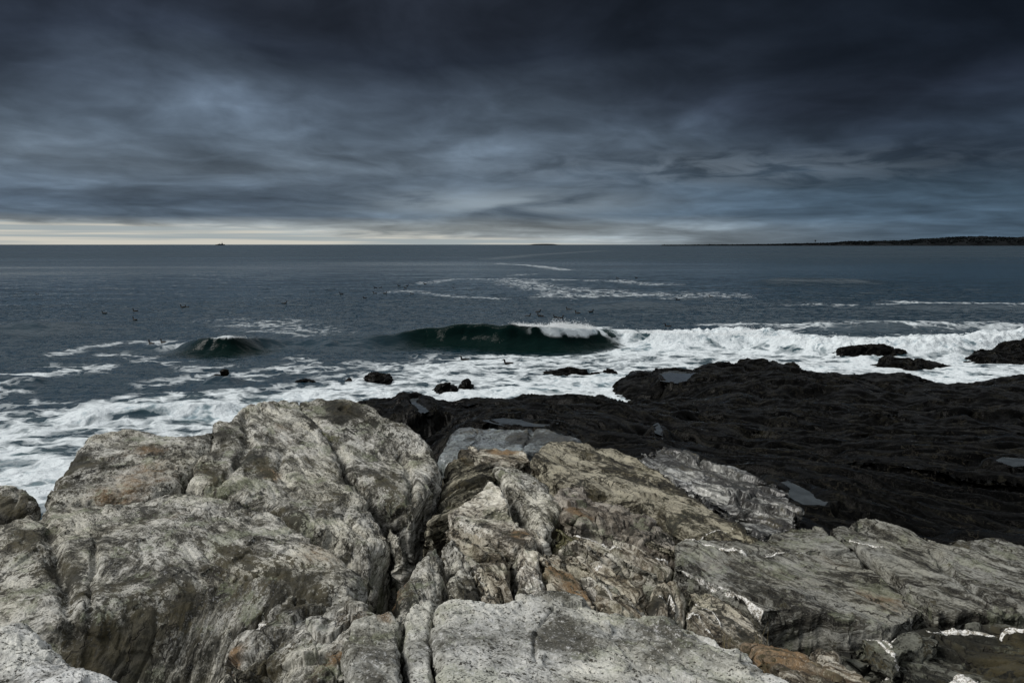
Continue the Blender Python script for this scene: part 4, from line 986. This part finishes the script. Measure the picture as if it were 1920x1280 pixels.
FOAM_LINE = [  # path px, half width m, density
    ([(430, 772), (560, 742), (680, 735), (800, 750), (920, 742), (1060, 728), (1170, 720)], 1.00, 0.72),
    ([(1150, 718), (1170, 740), (1192, 765)], 1.20, 0.85),
    ([(130, 790), (220, 772), (330, 772), (440, 785)], 0.90, 0.72),
    ([(0, 860), (120, 890), (60, 920)], 1.60, 0.56), ([(-60, 830), (120, 820), (200, 800)], 1.50, 0.24),
    ([(700, 706), (860, 680), (980, 672), (1120, 662)], 2.40, 0.27),
    ([(980, 720), (1120, 712), (1150, 705)], 1.00, 0.68),
    ([(1160, 655), (1300, 648), (1420, 642), (1520, 650), (1620, 655), (1750, 645), (1930, 632)], 1.50, 0.77),
    ([(1530, 690), (1600, 685), (1640, 665)], 1.20, 0.63), ([(1690, 702), (1760, 718), (1830, 712)], 1.00, 0.77), ([(1790, 672), (1800, 700), (1740, 700)], 1.30, 0.68),
    ([(985, 612), (1050, 613), (1112, 615)], 1.10, 0.68),
    ([(940, 494), (1000, 498), (1060, 506)], 2.40, 0.190), ([(915, 486), (1000, 478), (1130, 470)], 6.00, 0.12), ([(1000, 514), (960, 516)], 2.25, 0.11),
    ([(790, 532), (850, 524), (960, 522), (1000, 540), (1050, 550)], 2.25, 0.120), ([(960, 526), (1020, 540), (1120, 545), (1240, 553), (1340, 552)], 4.80, 0.130), ([(1000, 524), (1150, 526), (1240, 534)], 3.30, 0.120),
    ([(720, 548), (760, 544), (850, 556), (930, 560)], 1.50, 0.120), ([(1040, 556), (1180, 552)], 3.00, 0.17),
    ([(500, 606), (530, 612), (570, 622)], 3.30, 0.130), ([(380, 602), (440, 598), (480, 606)], 1.80, 0.070),
    ([(100, 668), (145, 656)], 0.75, 0.20), ([(180, 650), (240, 644), (300, 642), (320, 655)], 0.75, 0.20), ([(195, 665), (220, 662), (260, 668), (290, 680), (340, 684)], 0.83, 0.17),
    ([(100, 690), (130, 697), (158, 693)], 1.35, 0.24), ([(-40, 712), (20, 706), (75, 704)], 0.50, 0.56), ([(-20, 724), (30, 726), (0, 740)], 0.90, 0.18), ([(350, 685), (380, 690), (430, 684)], 0.75, 0.17),
    ([(510, 695), (560, 690), (640, 684), (720, 676)], 1.05, 0.20), ([(300, 718), (380, 706), (430, 712), (470, 700)], 1.05, 0.24), ([(560, 672), (590, 682)], 0.75, 0.17),
    ([(1590, 574), (1680, 572), (1800, 574), (1930, 578)], 1.65, 0.18), ([(1700, 566), (1800, 568), (1940, 571)], 1.50, 0.17), ([(1340, 609), (1420, 606), (1500, 610)], 1.20, 0.24), ([(1480, 612), (1600, 608), (1720, 612), (1900, 615)], 1.80, 0.24),
    ([(1640, 604), (1760, 608), (1860, 604)], 1.20, 0.17), ([(1480, 574), (1540, 570)], 1.20, 0.12), ([(1250, 560), (1400, 556)], 1.80, 0.11), ([(0, 760), (90, 752)], 0.90, 0.17),
]
SEAV = {}


def sea():
    az0, az1 = -0.66, 0.66
    KX = 1.15
    azs = np.concatenate([np.linspace(-1.3, az0, 90)[:-1], np.linspace(az0, az1, int((az1 - az0) / (PX * KX))), np.linspace(az1, 1.3, 90)[1:]])
    C = len(azs)
    r = list(np.arange(6.0, 17.0, .25)) + [17.0]
    while r[-1] < 62:
        r.append(r[-1] + (0.07 if r[-1] > 36 else 0.055))
    while r[-1] < 60000:
        r.append(r[-1] * (1.0016 if r[-1] < 100 else (1.004 if r[-1] < 400 else (1.03 if r[-1] < 3000 else 1.15))))
    r = np.array(r); Rr = len(r)
    A, RR = np.meshgrid(azs, r)
    x = (np.sin(A) * RR).ravel(); y = (np.cos(A) * RR).ravel(); rr = RR.ravel()
    p = np.stack([x, y, x * 0], 1)
    near = rr < 260
    z = np.zeros_like(x); lean = np.zeros_like(x)
    foam = np.zeros_like(x)
    xn, yn, pn_ = x[near], y[near], p[near]
    pw = pn_ * np.array([.55, 1.0, 1.0])
    zn = np.zeros_like(xn)
    fade = 1 / (1 + (rr[near] / 110) ** 2)
    end = sstep(rr[near], 258, 120)
    sw = fbm(pw, .16, 2, .5, 2.) * .25
    ch = (.18 - np.abs(fbm(pw, .55, 3, .5, 12.))) * .30
    ch2 = (.15 - np.abs(fbm(pw, 1.7, 3, .55, 33.))) * .11
    zn += (sw + (ch + ch2) * (.35 + .65 * fade)) * end
    warp = fbm(pn_, .35, 3, .5, 61.)
    warp2 = fbm(pn_, .35, 3, .5, 91.)
    foamn = np.zeros_like(xn)
    for outl, soft, den in FOAM_POLY:
        d = poly_sd(xn + warp * 1.6, yn + warp2 * 3.0, [PZ(a, b) for a, b in outl])
        foamn = np.maximum(foamn, den * sstep(d, -soft, soft))
    for path, hw, den in FOAM_LINE:
        d, _, _ = line_d(xn + warp * hw * .9, yn + warp2 * hw * 1.6, [PZ(a, b) for a, b in path])
        foamn = np.maximum(foamn, den * np.exp(-(d / (hw * 1.15)) ** 2))
    # churned water is lumpy
    zn += sstep(foamn, .35, .9) * (.16 * fbm(pn_, .9, 4, .55, 5.))
    leann = np.zeros_like(xn); facen = np.zeros_like(xn)
    for i, (crest, bw, fw, ln) in enumerate(WAVES):
        cw = [PZ(*a) for a in crest]
        amp = np.array([a[2] for a in crest])
        d, side, par = line_d(xn + .3 * warp, yn + .35 * warp2, cw)
        k = np.clip(np.floor(par).astype(int), 0, len(amp) - 2); f = par - k
        f = f * f * (3 - 2 * f)
        a_ = amp[k] * (1 - f) + amp[k + 1] * f
        a_ = a_ * (1 + .14 * pn(par * 3.1, par * 0 + i, par * 0))
        if i == 0:
            broken = sstep(par, 8.3, 9.5)
        else:
            broken = 0 * par
        prof = np.where(side < 0, np.exp(-(d / bw) ** 2), np.exp(-(d / (fw * (1 + .5 * broken))) ** 2) - .10 * np.exp(-((d - 3 * fw) / (1.5 * fw)) ** 2))
        hgt = a_ * prof
        rough_ = broken * prof * (.4 * fbm(pn_, 1.1, 4, .6, 8.))
        zn = zn * (1 - .8 * np.clip(prof * 1.5, 0, 1) * sstep(a_, .2, .6)) + hgt + rough_
        leann += ln * np.clip(hgt, 0, 2) ** 2 * np.where(side < 0, .5, 1.0) * .5
        sd_ = d * side
        if i < 2: facen = np.maximum(facen, sstep(a_, .25, 1.0) * sstep(sd_, -.5, .1) * (1 - sstep(sd_, 1.3 * fw + .3, 2.8 * fw + .8)) * (1 - sstep(par, 7.2, 8.4) * (i == 0)))
        if i == 0:
            lip = np.exp(-((par - 6.6) / .95) ** 4) * np.exp(-((d * side - .25) / .75) ** 2) * (.75 + .7 * pn(par * 9, d * .5, par * 0))
            foamn = np.maximum(foamn, np.clip(lip, 0, 1))
            # the green face ahead of the lip stays clear
            face = sstep(par, 3.0, 4.0) * (1 - sstep(par, 7.0, 7.9)) * sstep(d * side, .55, 1.0) * (1 - sstep(d * side, 2.6, 3.6))
            foamn = foamn * (1 - .93 * face)
            bore = broken * np.exp(-((d * side - .4) / 1.6) ** 2) * (.85 + .3 * warp)
            foamn = np.maximum(foamn, np.clip(bore, 0, 1))
        if i == 1:
            lip = np.exp(-((par - 3.75) / .42) ** 2) * np.exp(-((d * side - .02) / .24) ** 2) * (.75 + pn(xn * 3, yn * 3, xn * 0))
            foamn = np.maximum(foamn, .8 * lip)
        if i in (5,):
            foamn = np.maximum(foamn, .85 * prof * np.clip(a_ * 4, 0, 1))
    face = np.zeros_like(x); face[near] = facen
    z[near] = zn; lean[near] = leann; foam[near] = foamn
    farm = (~near) & (rr < 1200)
    xf, yf = x[farm], y[farm]
    wf = fbm(p[farm], .05, 3, .5, 61.)
    ff = np.zeros_like(xf)
    for path, hw, den in FOAM_LINE:
        if min(b for a, b in path) > 505: continue
        d, _, _ = line_d(xf + wf * 3, yf + wf * 12, [PZ(a, b) for a, b in path])
        ff = np.maximum(ff, den * .6 * np.exp(-(d / (hw * 2)) ** 2))
    foam[farm] = ff
    V = np.stack([x, y - lean, z], 1)
    SEAV['x'], SEAV['y'], SEAV['z'] = V[near][:, 0], V[near][:, 1], zn
    o = grid_obj('sea', V, Rr, C, np.ones(len(x), bool), M['sea'], {'foam': ('FLOAT', foam), 'face': ('FLOAT', face)}, (0, 0, 0))
    tag(o, 'dark choppy sea with breaking waves and white foam reaching to the horizon', None, None, 'structure')


sea()


def sea_z(x, y):
    i = np.argmin((SEAV['x'] - x) ** 2 + (SEAV['y'] - y) ** 2)
    return float(SEAV['z'][i])


def spray():
    """flecks of water thrown off the breaking crests: many small faceted drops"""
    rs = np.random.RandomState(5)
    oct_ = np.array([(1, 0, 0), (-1, 0, 0), (0, 1, 0), (0, -1, 0), (0, 0, 1), (0, 0, -1)], float)
    of = np.array([(0, 2, 4), (2, 1, 4), (1, 3, 4), (3, 0, 4), (2, 0, 5), (1, 2, 5), (3, 1, 5), (0, 3, 5)])
    pts = []

    def along(path, n_, up, sd, s0, s1):
        w_ = [PZ(*a) for a in path]
        for _ in range(n_):
            t_ = rs.uniform(0, len(w_) - 1 - 1e-6); i = int(t_); f = t_ - i
            b = np.array(w_[i]) * (1 - f) + np.array(w_[i + 1]) * f
            cl_ = .5 + .5 * math.sin(t_ * 9 + 1.3) * math.sin(t_ * 23)
            h = rs.exponential(up) * (.35 + cl_)
            pts.append((b[0] + rs.normal(0, sd), b[1] + rs.normal(0, sd) - .3, b[2] + h - .08, rs.uniform(s0, s1)))
    along([(960, 606, 1.5), (1000, 608, 1.5), (1040, 610, 1.45), (1110, 613, 1.3)], 5000, .05, .16, .006, .02)
    along([(1035, 606, 1.5), (1060, 607, 1.45), (1105, 611, 1.3)], 3500, .08, .16, .006, .022)
    along([(415, 629, 1.1), (440, 628, 1.1), (462, 630, .95)], 420, .035, .12, .005, .015)
    along([(1370, 622, .95), (1400, 618, .95), (1450, 624, .9)], 1800, .09, .3, .006, .022)
    along([(1160, 620, .95), (1300, 621, .9), (1500, 632, .8), (1700, 634, .85), (1920, 622, 1.0)], 7000, .05, .35, .006, .022)
    v, f = [], []
    for (a, b, c_, s) in pts:
        k = len(v) * 6
        v.append(oct_ * s * np.array([1.2, 1, .9]) + (a, b, c_)); f.append(of + k)
    v = np.concatenate(v); f = np.concatenate(f)
    o = mesh_obj('spray', v.tolist(), f.tolist(), M['spray'])
    tag(o, 'white spray flung from the breaking wave crests', None, None, 'stuff')


spray()
# ------------------------------------------------------------------ far land, ship, birds, grass
def headland(name, prof, Y, depth_, label, drop):
    px_ = np.array([a for a, b in prof], float); py_ = np.array([b for a, b in prof], float)
    nx, ny = 320, 14
    xs = np.linspace(px_[0], px_[-1], nx)
    tops = np.interp(xs, px_, py_)
    V = []
    for j in range(ny):
        f = j / (ny - 1)
        bump = math.sin(math.pi * min(f * 1.15, 1.0)) ** .55 if f < .95 else 0
        for i in range(nx):
            X_ = (xs[i] - 960) / F * Y
            h = max(0.0, (458.6 - tops[i]) / F * Y + 6.5 - drop)
            rg = .82 + .28 * math.sin(xs[i] * .11 + j) * math.sin(xs[i] * .037 + 2 * j)
            V.append((X_, Y + f * depth_ + 20 * math.sin(xs[i] * .09), h * bump * rg - (1.5 if j in (0, ny - 1) else 0)))
    fc = [(j * nx + i, j * nx + i + 1, (j + 1) * nx + i + 1, (j + 1) * nx + i) for j in range(ny - 1) for i in range(nx - 1)]
    cxy = ((px_[0] + px_[-1]) / 2 - 960) / F * Y
    V = [(a - cxy, b - Y, c) for a, b, c in V]
    o = mesh_obj(name, V, fc, M['land'], loc=(cxy, Y, 0))
    tag(o, label, None, None, 'structure')
    return xs, tops


HP = [(1253, 458.4), (1262, 457), (1300, 456.9), (1400, 456.2), (1470, 455.4), (1520, 454), (1560, 453.6), (1600, 452), (1620, 449.6), (1660, 449.6), (1710, 448.6), (1740, 447.4), (1765, 444.6), (1800, 443), (1825, 440.4), (1860, 439.2), (1900, 440), (1920, 441), (2000, 441), (2100, 442), (2250, 448)]
xs_, tops_ = headland('headland', HP, 4000.0, 500.0, 'low dark wooded headland on the horizon at the right', 9.0)
headland('island', [(990, 458.5), (1000, 457.2), (1020, 456.6), (1038, 457), (1052, 458.5)], 9000.0, 300.0, 'faint low island on the horizon right of centre', 4.0)


def woodland():
    rs = np.random.RandomState(3)
    v, f = [], []
    import bmesh
    bm = bmesh.new(); bmesh.ops.create_icosphere(bm, subdivisions=1, radius=1.0)
    iv = np.array([q_.co[:] for q_ in bm.verts]); bm.verts.index_update()
    if_ = np.array([[q_.index for q_ in g.verts] for g in bm.faces]); bm.free()
    k = 0
    for _ in range(4200):
        px_ = rs.uniform(1262, 2240)
        top = np.interp(px_, xs_, tops_)
        h = (458.6 - top) / F * 4000 + 6.5
        fr_ = rs.uniform(.05, .75)
        Y_ = 4000 + 500 * fr_
        x_ = (px_ - 960) / F * 4000
        s = rs.uniform(3.0, 5.2) * (.45 + .55 * min(1, h / 30))
        zg = max(0, h - 9) * math.sin(math.pi * min(fr_ * 1.15, 1)) ** .55 * .9
        zc_ = min(zg + s * .55, h - s * .75 + rs.uniform(-1.5, .6)) if h > s * 1.5 else zg + s * .2
        v.append(iv * np.array([s * rs.uniform(.8, 1.5), s, s * rs.uniform(.7, 1.1)]) * (1 + .22 * rs.normal(size=(len(iv), 1))) + (x_, Y_, zc_))
        f.append(if_ + k); k += len(iv)
    v = np.concatenate(v); f = np.concatenate(f)
    o = mesh_obj('woodland', (v - (1500, 4200, 0)).tolist(), f.tolist(), M['wood'], loc=(1500, 4200, 0), smooth=False)
    tag(o, 'dark mass of trees covering the far headland', None, None, 'stuff')


woodland()


def lathe(rings, seg=10):
    v, f = [], []
    for (z_, r_) in rings:
        for i in range(seg):
            a = 2 * math.pi * i / seg
            v.append((r_ * math.cos(a), r_ * math.sin(a), z_))
    for j in range(len(rings) - 1):
        for i in range(seg):
            f.append((j * seg + i, j * seg + (i + 1) % seg, (j + 1) * seg + (i + 1) % seg, (j + 1) * seg + i))
    f.append(tuple(range(seg))[::-1]); f.append(tuple((len(rings) - 1) * seg + i for i in range(seg)))
    return v, f


def loft(sections):               # list of closed rings with the same count
    v = [p_ for s in sections for p_ in s]; k = len(sections[0]); f = []
    for j in range(len(sections) - 1):
        for i in range(k):
            f.append((j * k + i, j * k + (i + 1) % k, (j + 1) * k + (i + 1) % k, (j + 1) * k + i))
    f.append(tuple(range(k))[::-1]); f.append(tuple((len(sections) - 1) * k + i for i in range(k)))
    return v, f


def box(x0, x1, y0, y1, z0, z1, taper=0.0):
    return loft([[(x0, y0, z0), (x1, y0, z0), (x1, y1, z0), (x0, y1, z0)], [(x0 + taper, y0 + taper, z1), (x1 - taper, y0 + taper, z1), (x1 - taper, y1 - taper, z1), (x0 + taper, y1 - taper, z1)]])


def merge(parts):
    V, F_ = [], []
    for v, f in parts:
        k = len(V); V += list(v); F_ += [tuple(i + k for i in q_) for q_ in f]
    return V, F_


# water tower on the headland
wt = empty('water_tower', (((1535.5 - 960) / F) * 4000, 4080.0, 8.0))
tag(wt, 'small water tower poking above the trees of the far headland', 'water tower')
hT = (458.6 - 449.4) / F * 4000 + 6.5 - 8.0
v, f = lathe([(0, 1.6), (hT * .6, 1.0), (hT * .62, 1.1)], 10); mesh_obj('tower_shaft', v, f, M['shipgrey'], wt)
v, f = lathe([(hT * .60, 1.2), (hT * .68, 3.6), (hT * .88, 4.2), (hT * .96, 2.6), (hT, .3)], 14); mesh_obj('tank', v, f, M['shipgrey'], wt)

# ship on the horizon
SY = 7000.0
sx_ = (417 - 960) / F * SY
ship = empty('ship', (sx_, SY, 0.0))
tag(ship, 'dark grey ship with a tall mast on the horizon at the left', 'ship')
secs = []
for t_ in np.linspace(-1, 1, 15):
    bw_ = 7.5 * (1 - max(0, t_ - .25) ** 2 * 1.7) * (1 - max(0, -t_ - .7) * 1.2)
    bw_ = max(bw_, .25)
    dk_ = 7.0 + 3.2 * max(0, t_ - .2) ** 1.6 + .4 * max(0, -t_ - .5)
    xk = 41 * t_
    rk = 3.5 * max(0, t_)
    secs.append([(xk - rk, 0, -2), (xk - rk * .6, bw_ * .75, 0), (xk + rk * .4, bw_, dk_), (xk + rk * .4, -bw_, dk_), (xk - rk * .6, -bw_ * .75, 0)])
v, f = loft(secs); mesh_obj('hull', v, f, M['hull'], ship, smooth=False)
v, f = merge([box(-22, 10, -5.5, 5.5, 6.9, 10.5, .3), box(-14, 2, -4.5, 4.5, 10.5, 12.0, .3)]); mesh_obj('deckhouse', v, f, M['shipgrey'], ship, smooth=False)
v, f = merge([box(10.2, 24, -6, 6, 6.9, 13.5, .5), box(12, 21, -5, 5, 13.5, 16.5, .6)]); mesh_obj('bridge', v, f, M['shipgrey'], ship, smooth=False)
v, f = merge([lathe([(16.3, 1.9), (22, 1.2), (30, .7), (33, .35)], 8)]); v = [(a + 16.5, b, c_) for a, b, c_ in v]
v2, f2 = box(13.8, 19.2, -.4, .4, 25.0, 25.8); v3, f3 = box(16.0, 17.0, -4.5, 4.5, 22.0, 22.8)
v, f = merge([(v, f), (v2, f2), (v3, f3)]); mesh_obj('mast', v, f, M['hull'], ship, smooth=False)
v, f = lathe([(12.0, 2.2), (16.5, 1.9), (16.6, 1.5)], 12); v = [(a - 4, b, c_) for a, b, c_ in v]; mesh_obj('funnel', v, f, M['hull'], ship, smooth=False)


# sea ducks resting on the water
def ring(c, ax, ry, rz, k=10):
    """ring round point c, in the plane across direction ax (in x-z)"""
    l = math.hypot(*ax); tx, tz = ax[0] / l, ax[1] / l
    return [(c[0] - tz * rz * math.sin(a), ry * math.cos(a), c[1] + tx * rz * math.sin(a)) for a in (2 * math.pi * i / k for i in range(k))]


def make_bird():
    root = empty('sea_duck', (0, 0, 0))
    spine = [((-.30, .115), (1, -.3), .012, .008), ((-.25, .10), (1, -.25), .045, .022), ((-.17, .07), (1, -.1), .085, .06), ((-.06, .05), (1, 0), .115, .09), ((.05, .05), (1, 0), .112, .095), ((.13, .065), (1, .35), .085, .08),
             ((.17, .11), (.5, 1), .052, .052), ((.185, .17), (.15, 1), .038, .04), ((.195, .225), (.2, 1), .042, .048), ((.215, .262), (.7, 1), .044, .05), ((.245, .282), (1, .3), .036, .036), ((.268, .278), (1, -.2), .02, .022)]
    v, f = loft([ring(*s) for s in spine])
    mesh_obj('body', v, f, M['bird'], root)
    b_ = [((.255, .272), (1, -.2), .02, .018), ((.29, .262), (1, -.2), .016, .012), ((.325, .252), (1, -.2), .014, .006), ((.335, .249), (1, -.2), .006, .003)]
    v, f = loft([ring(*s, 8) for s in b_])
    mesh_obj('bill', v, f, M['bill'], root)
    return root


def copy_tree(o, parent=None):
    c = o.copy(); COL.objects.link(c)
    if parent: c.parent = parent
    for ch in o.children:
        copy_tree(ch, c)
    return c


BIRDS = [  # px, py, facing left?, label
    (70, 551, 1, 'lone tiny dark duck high on the open water at the far left'),
    (196, 586, 1, 'dark duck floating left of the two stacked ducks, facing left'),
    (254, 583, 1, 'clear dark duck, upper of two stacked on the left water'),
    (253, 600, 1, 'dark duck among ripples, lower of two stacked on the left water'),
    (284, 647, 1, 'faint dark duck at the end of the thin foam line'),
    (306, 644, 1, 'large near dark duck just left of the small curling wave'),
    (343, 576, 1, 'left duck of a close pair above the small curling wave'),
    (351, 576, 1, 'right duck of a close pair above the small curling wave'),
    (533, 569, 0, 'single dark duck between the small wave and the big wave'),
    (640, 553, 1, 'dark duck outermost left of the mid water flock'),
    (684, 557, 1, 'dark duck lowest in the mid water flock'),
    (704, 538, 1, 'left duck of the upper left pair in the mid flock'),
    (713, 538, 0, 'right duck of the upper left pair in the mid flock'),
    (703, 550, 1, 'dark duck at the left end of the short foam curl'),
    (722, 550, 0, 'dark duck on the short foam curl in mid water'),
    (748, 536, 1, 'left duck of the three together on the right of the mid flock'),
    (763, 536, 0, 'upper right duck of the three together in the mid flock'),
    (760, 539, 1, 'lowest duck of the three together in the mid flock'),
    (797, 532, 1, 'tiny dark duck at the start of the long pale foam arc'),
    (773, 551, 1, 'dark duck just below the three ducks in mid water'),
    (852, 539, 1, 'lone dark duck inside the long pale foam arc'),
    (990, 594, 0, 'leftmost duck of the row above the breaking wave'),
    (1009, 584, 0, 'highest duck at the left of the row above the breaking wave'),
    (1013, 593, 1, 'left duck of the tight pair above the breaking wave'),
    (1017, 594, 1, 'right duck of the tight pair above the breaking wave'),
    (1042, 596, 1, 'left duck of the low pair above the white curling lip'),
    (1051, 597, 0, 'right duck of the low pair above the white curling lip'),
    (1066, 579, 1, 'upper left duck of three spread above the curling lip'),
    (1083, 586, 1, 'middle duck of three spread above the curling lip'),
    (1108, 583, 0, 'right hand duck of three spread above the curling lip'),
    (871, 675, 1, 'dark duck on the foam edge left of the other in the foam'),
    (953, 681, 1, 'dark duck in the white foam in front of the big wave'),
    (1252, 612, 1, 'dark duck right of the big wave above the white bore'),
    (1271, 562, 1, 'dark duck in open water beside the right dark swell'),
    (1333, 557, 1, 'outermost right duck on the open water'),
    (1158, 521, 1, 'very distant duck, left of two far out in the centre'),
    (1193, 520, 1, 'very distant duck, right of two far out in the centre'),
]
proto = make_bird()
for i, (bx, by, lf, lab) in enumerate(BIRDS):
    o = proto if i == 0 else copy_tree(proto)
    b = PZ(bx, by + 1.0)
    far_ = 1.0 + max(0, (b[1] - 80) / 400)
    o.location = (b[0], b[1], sea_z(b[0], b[1]) - .03 if b[1] < 240 else .02)
    o.rotation_euler = (0, 0, (math.pi if lf else 0) + random.uniform(-.5, .5))
    s_ = random.uniform(.95, 1.15)
    o.scale = (s_, s_, s_)
    tag(o, lab, 'duck', 'ducks floating on the sea')


# dry grass stems in the crevice
def tuft(px_, py_, Y_, label, nst, hgt):
    b = P(px_, py_, Y_)
    V, F_ = [], []
    rs = random.Random(px_)
    for _ in range(nst):
        a = rs.uniform(0, 6.28); l = hgt * rs.uniform(.6, 1.1); bend = rs.uniform(.1, .45) * l
        ox, oy = rs.uniform(-.03, .03), rs.uniform(-.03, .03)
        k = 6
        for j in range(k):
            t_ = j / (k - 1); r_ = .0018 * (1 - .8 * t_)
            cx_, cy_, cz = ox + math.cos(a) * bend * t_ * t_, oy + math.sin(a) * bend * t_ * t_, -.05 + (l + .05) * t_
            for q_ in range(3):
                V.append((cx_ + r_ * math.cos(q_ * 2.09), cy_ + r_ * math.sin(q_ * 2.09), cz))
        o_ = len(V) - 3 * k
        for j in range(k - 1):
            for q_ in range(3):
                F_.append((o_ + j * 3 + q_, o_ + j * 3 + (q_ + 1) % 3, o_ + (j + 1) * 3 + (q_ + 1) % 3, o_ + (j + 1) * 3 + q_))
    o = mesh_obj('grass_tuft', V, F_, M['straw'], loc=b)
    tag(o, label, 'grass')


tuft(1366, 1200, 4.3, 'wispy dry grass stems behind the right end of the bottom slab', 7, .13)
tuft(1428, 1200, 4.2, 'few dry grass stems beside the tip of the striped tan wedge', 5, .12)
tuft(862, 1130, 4.6, 'thin dry grass stems behind the left part of the bottom slab', 8, .14)
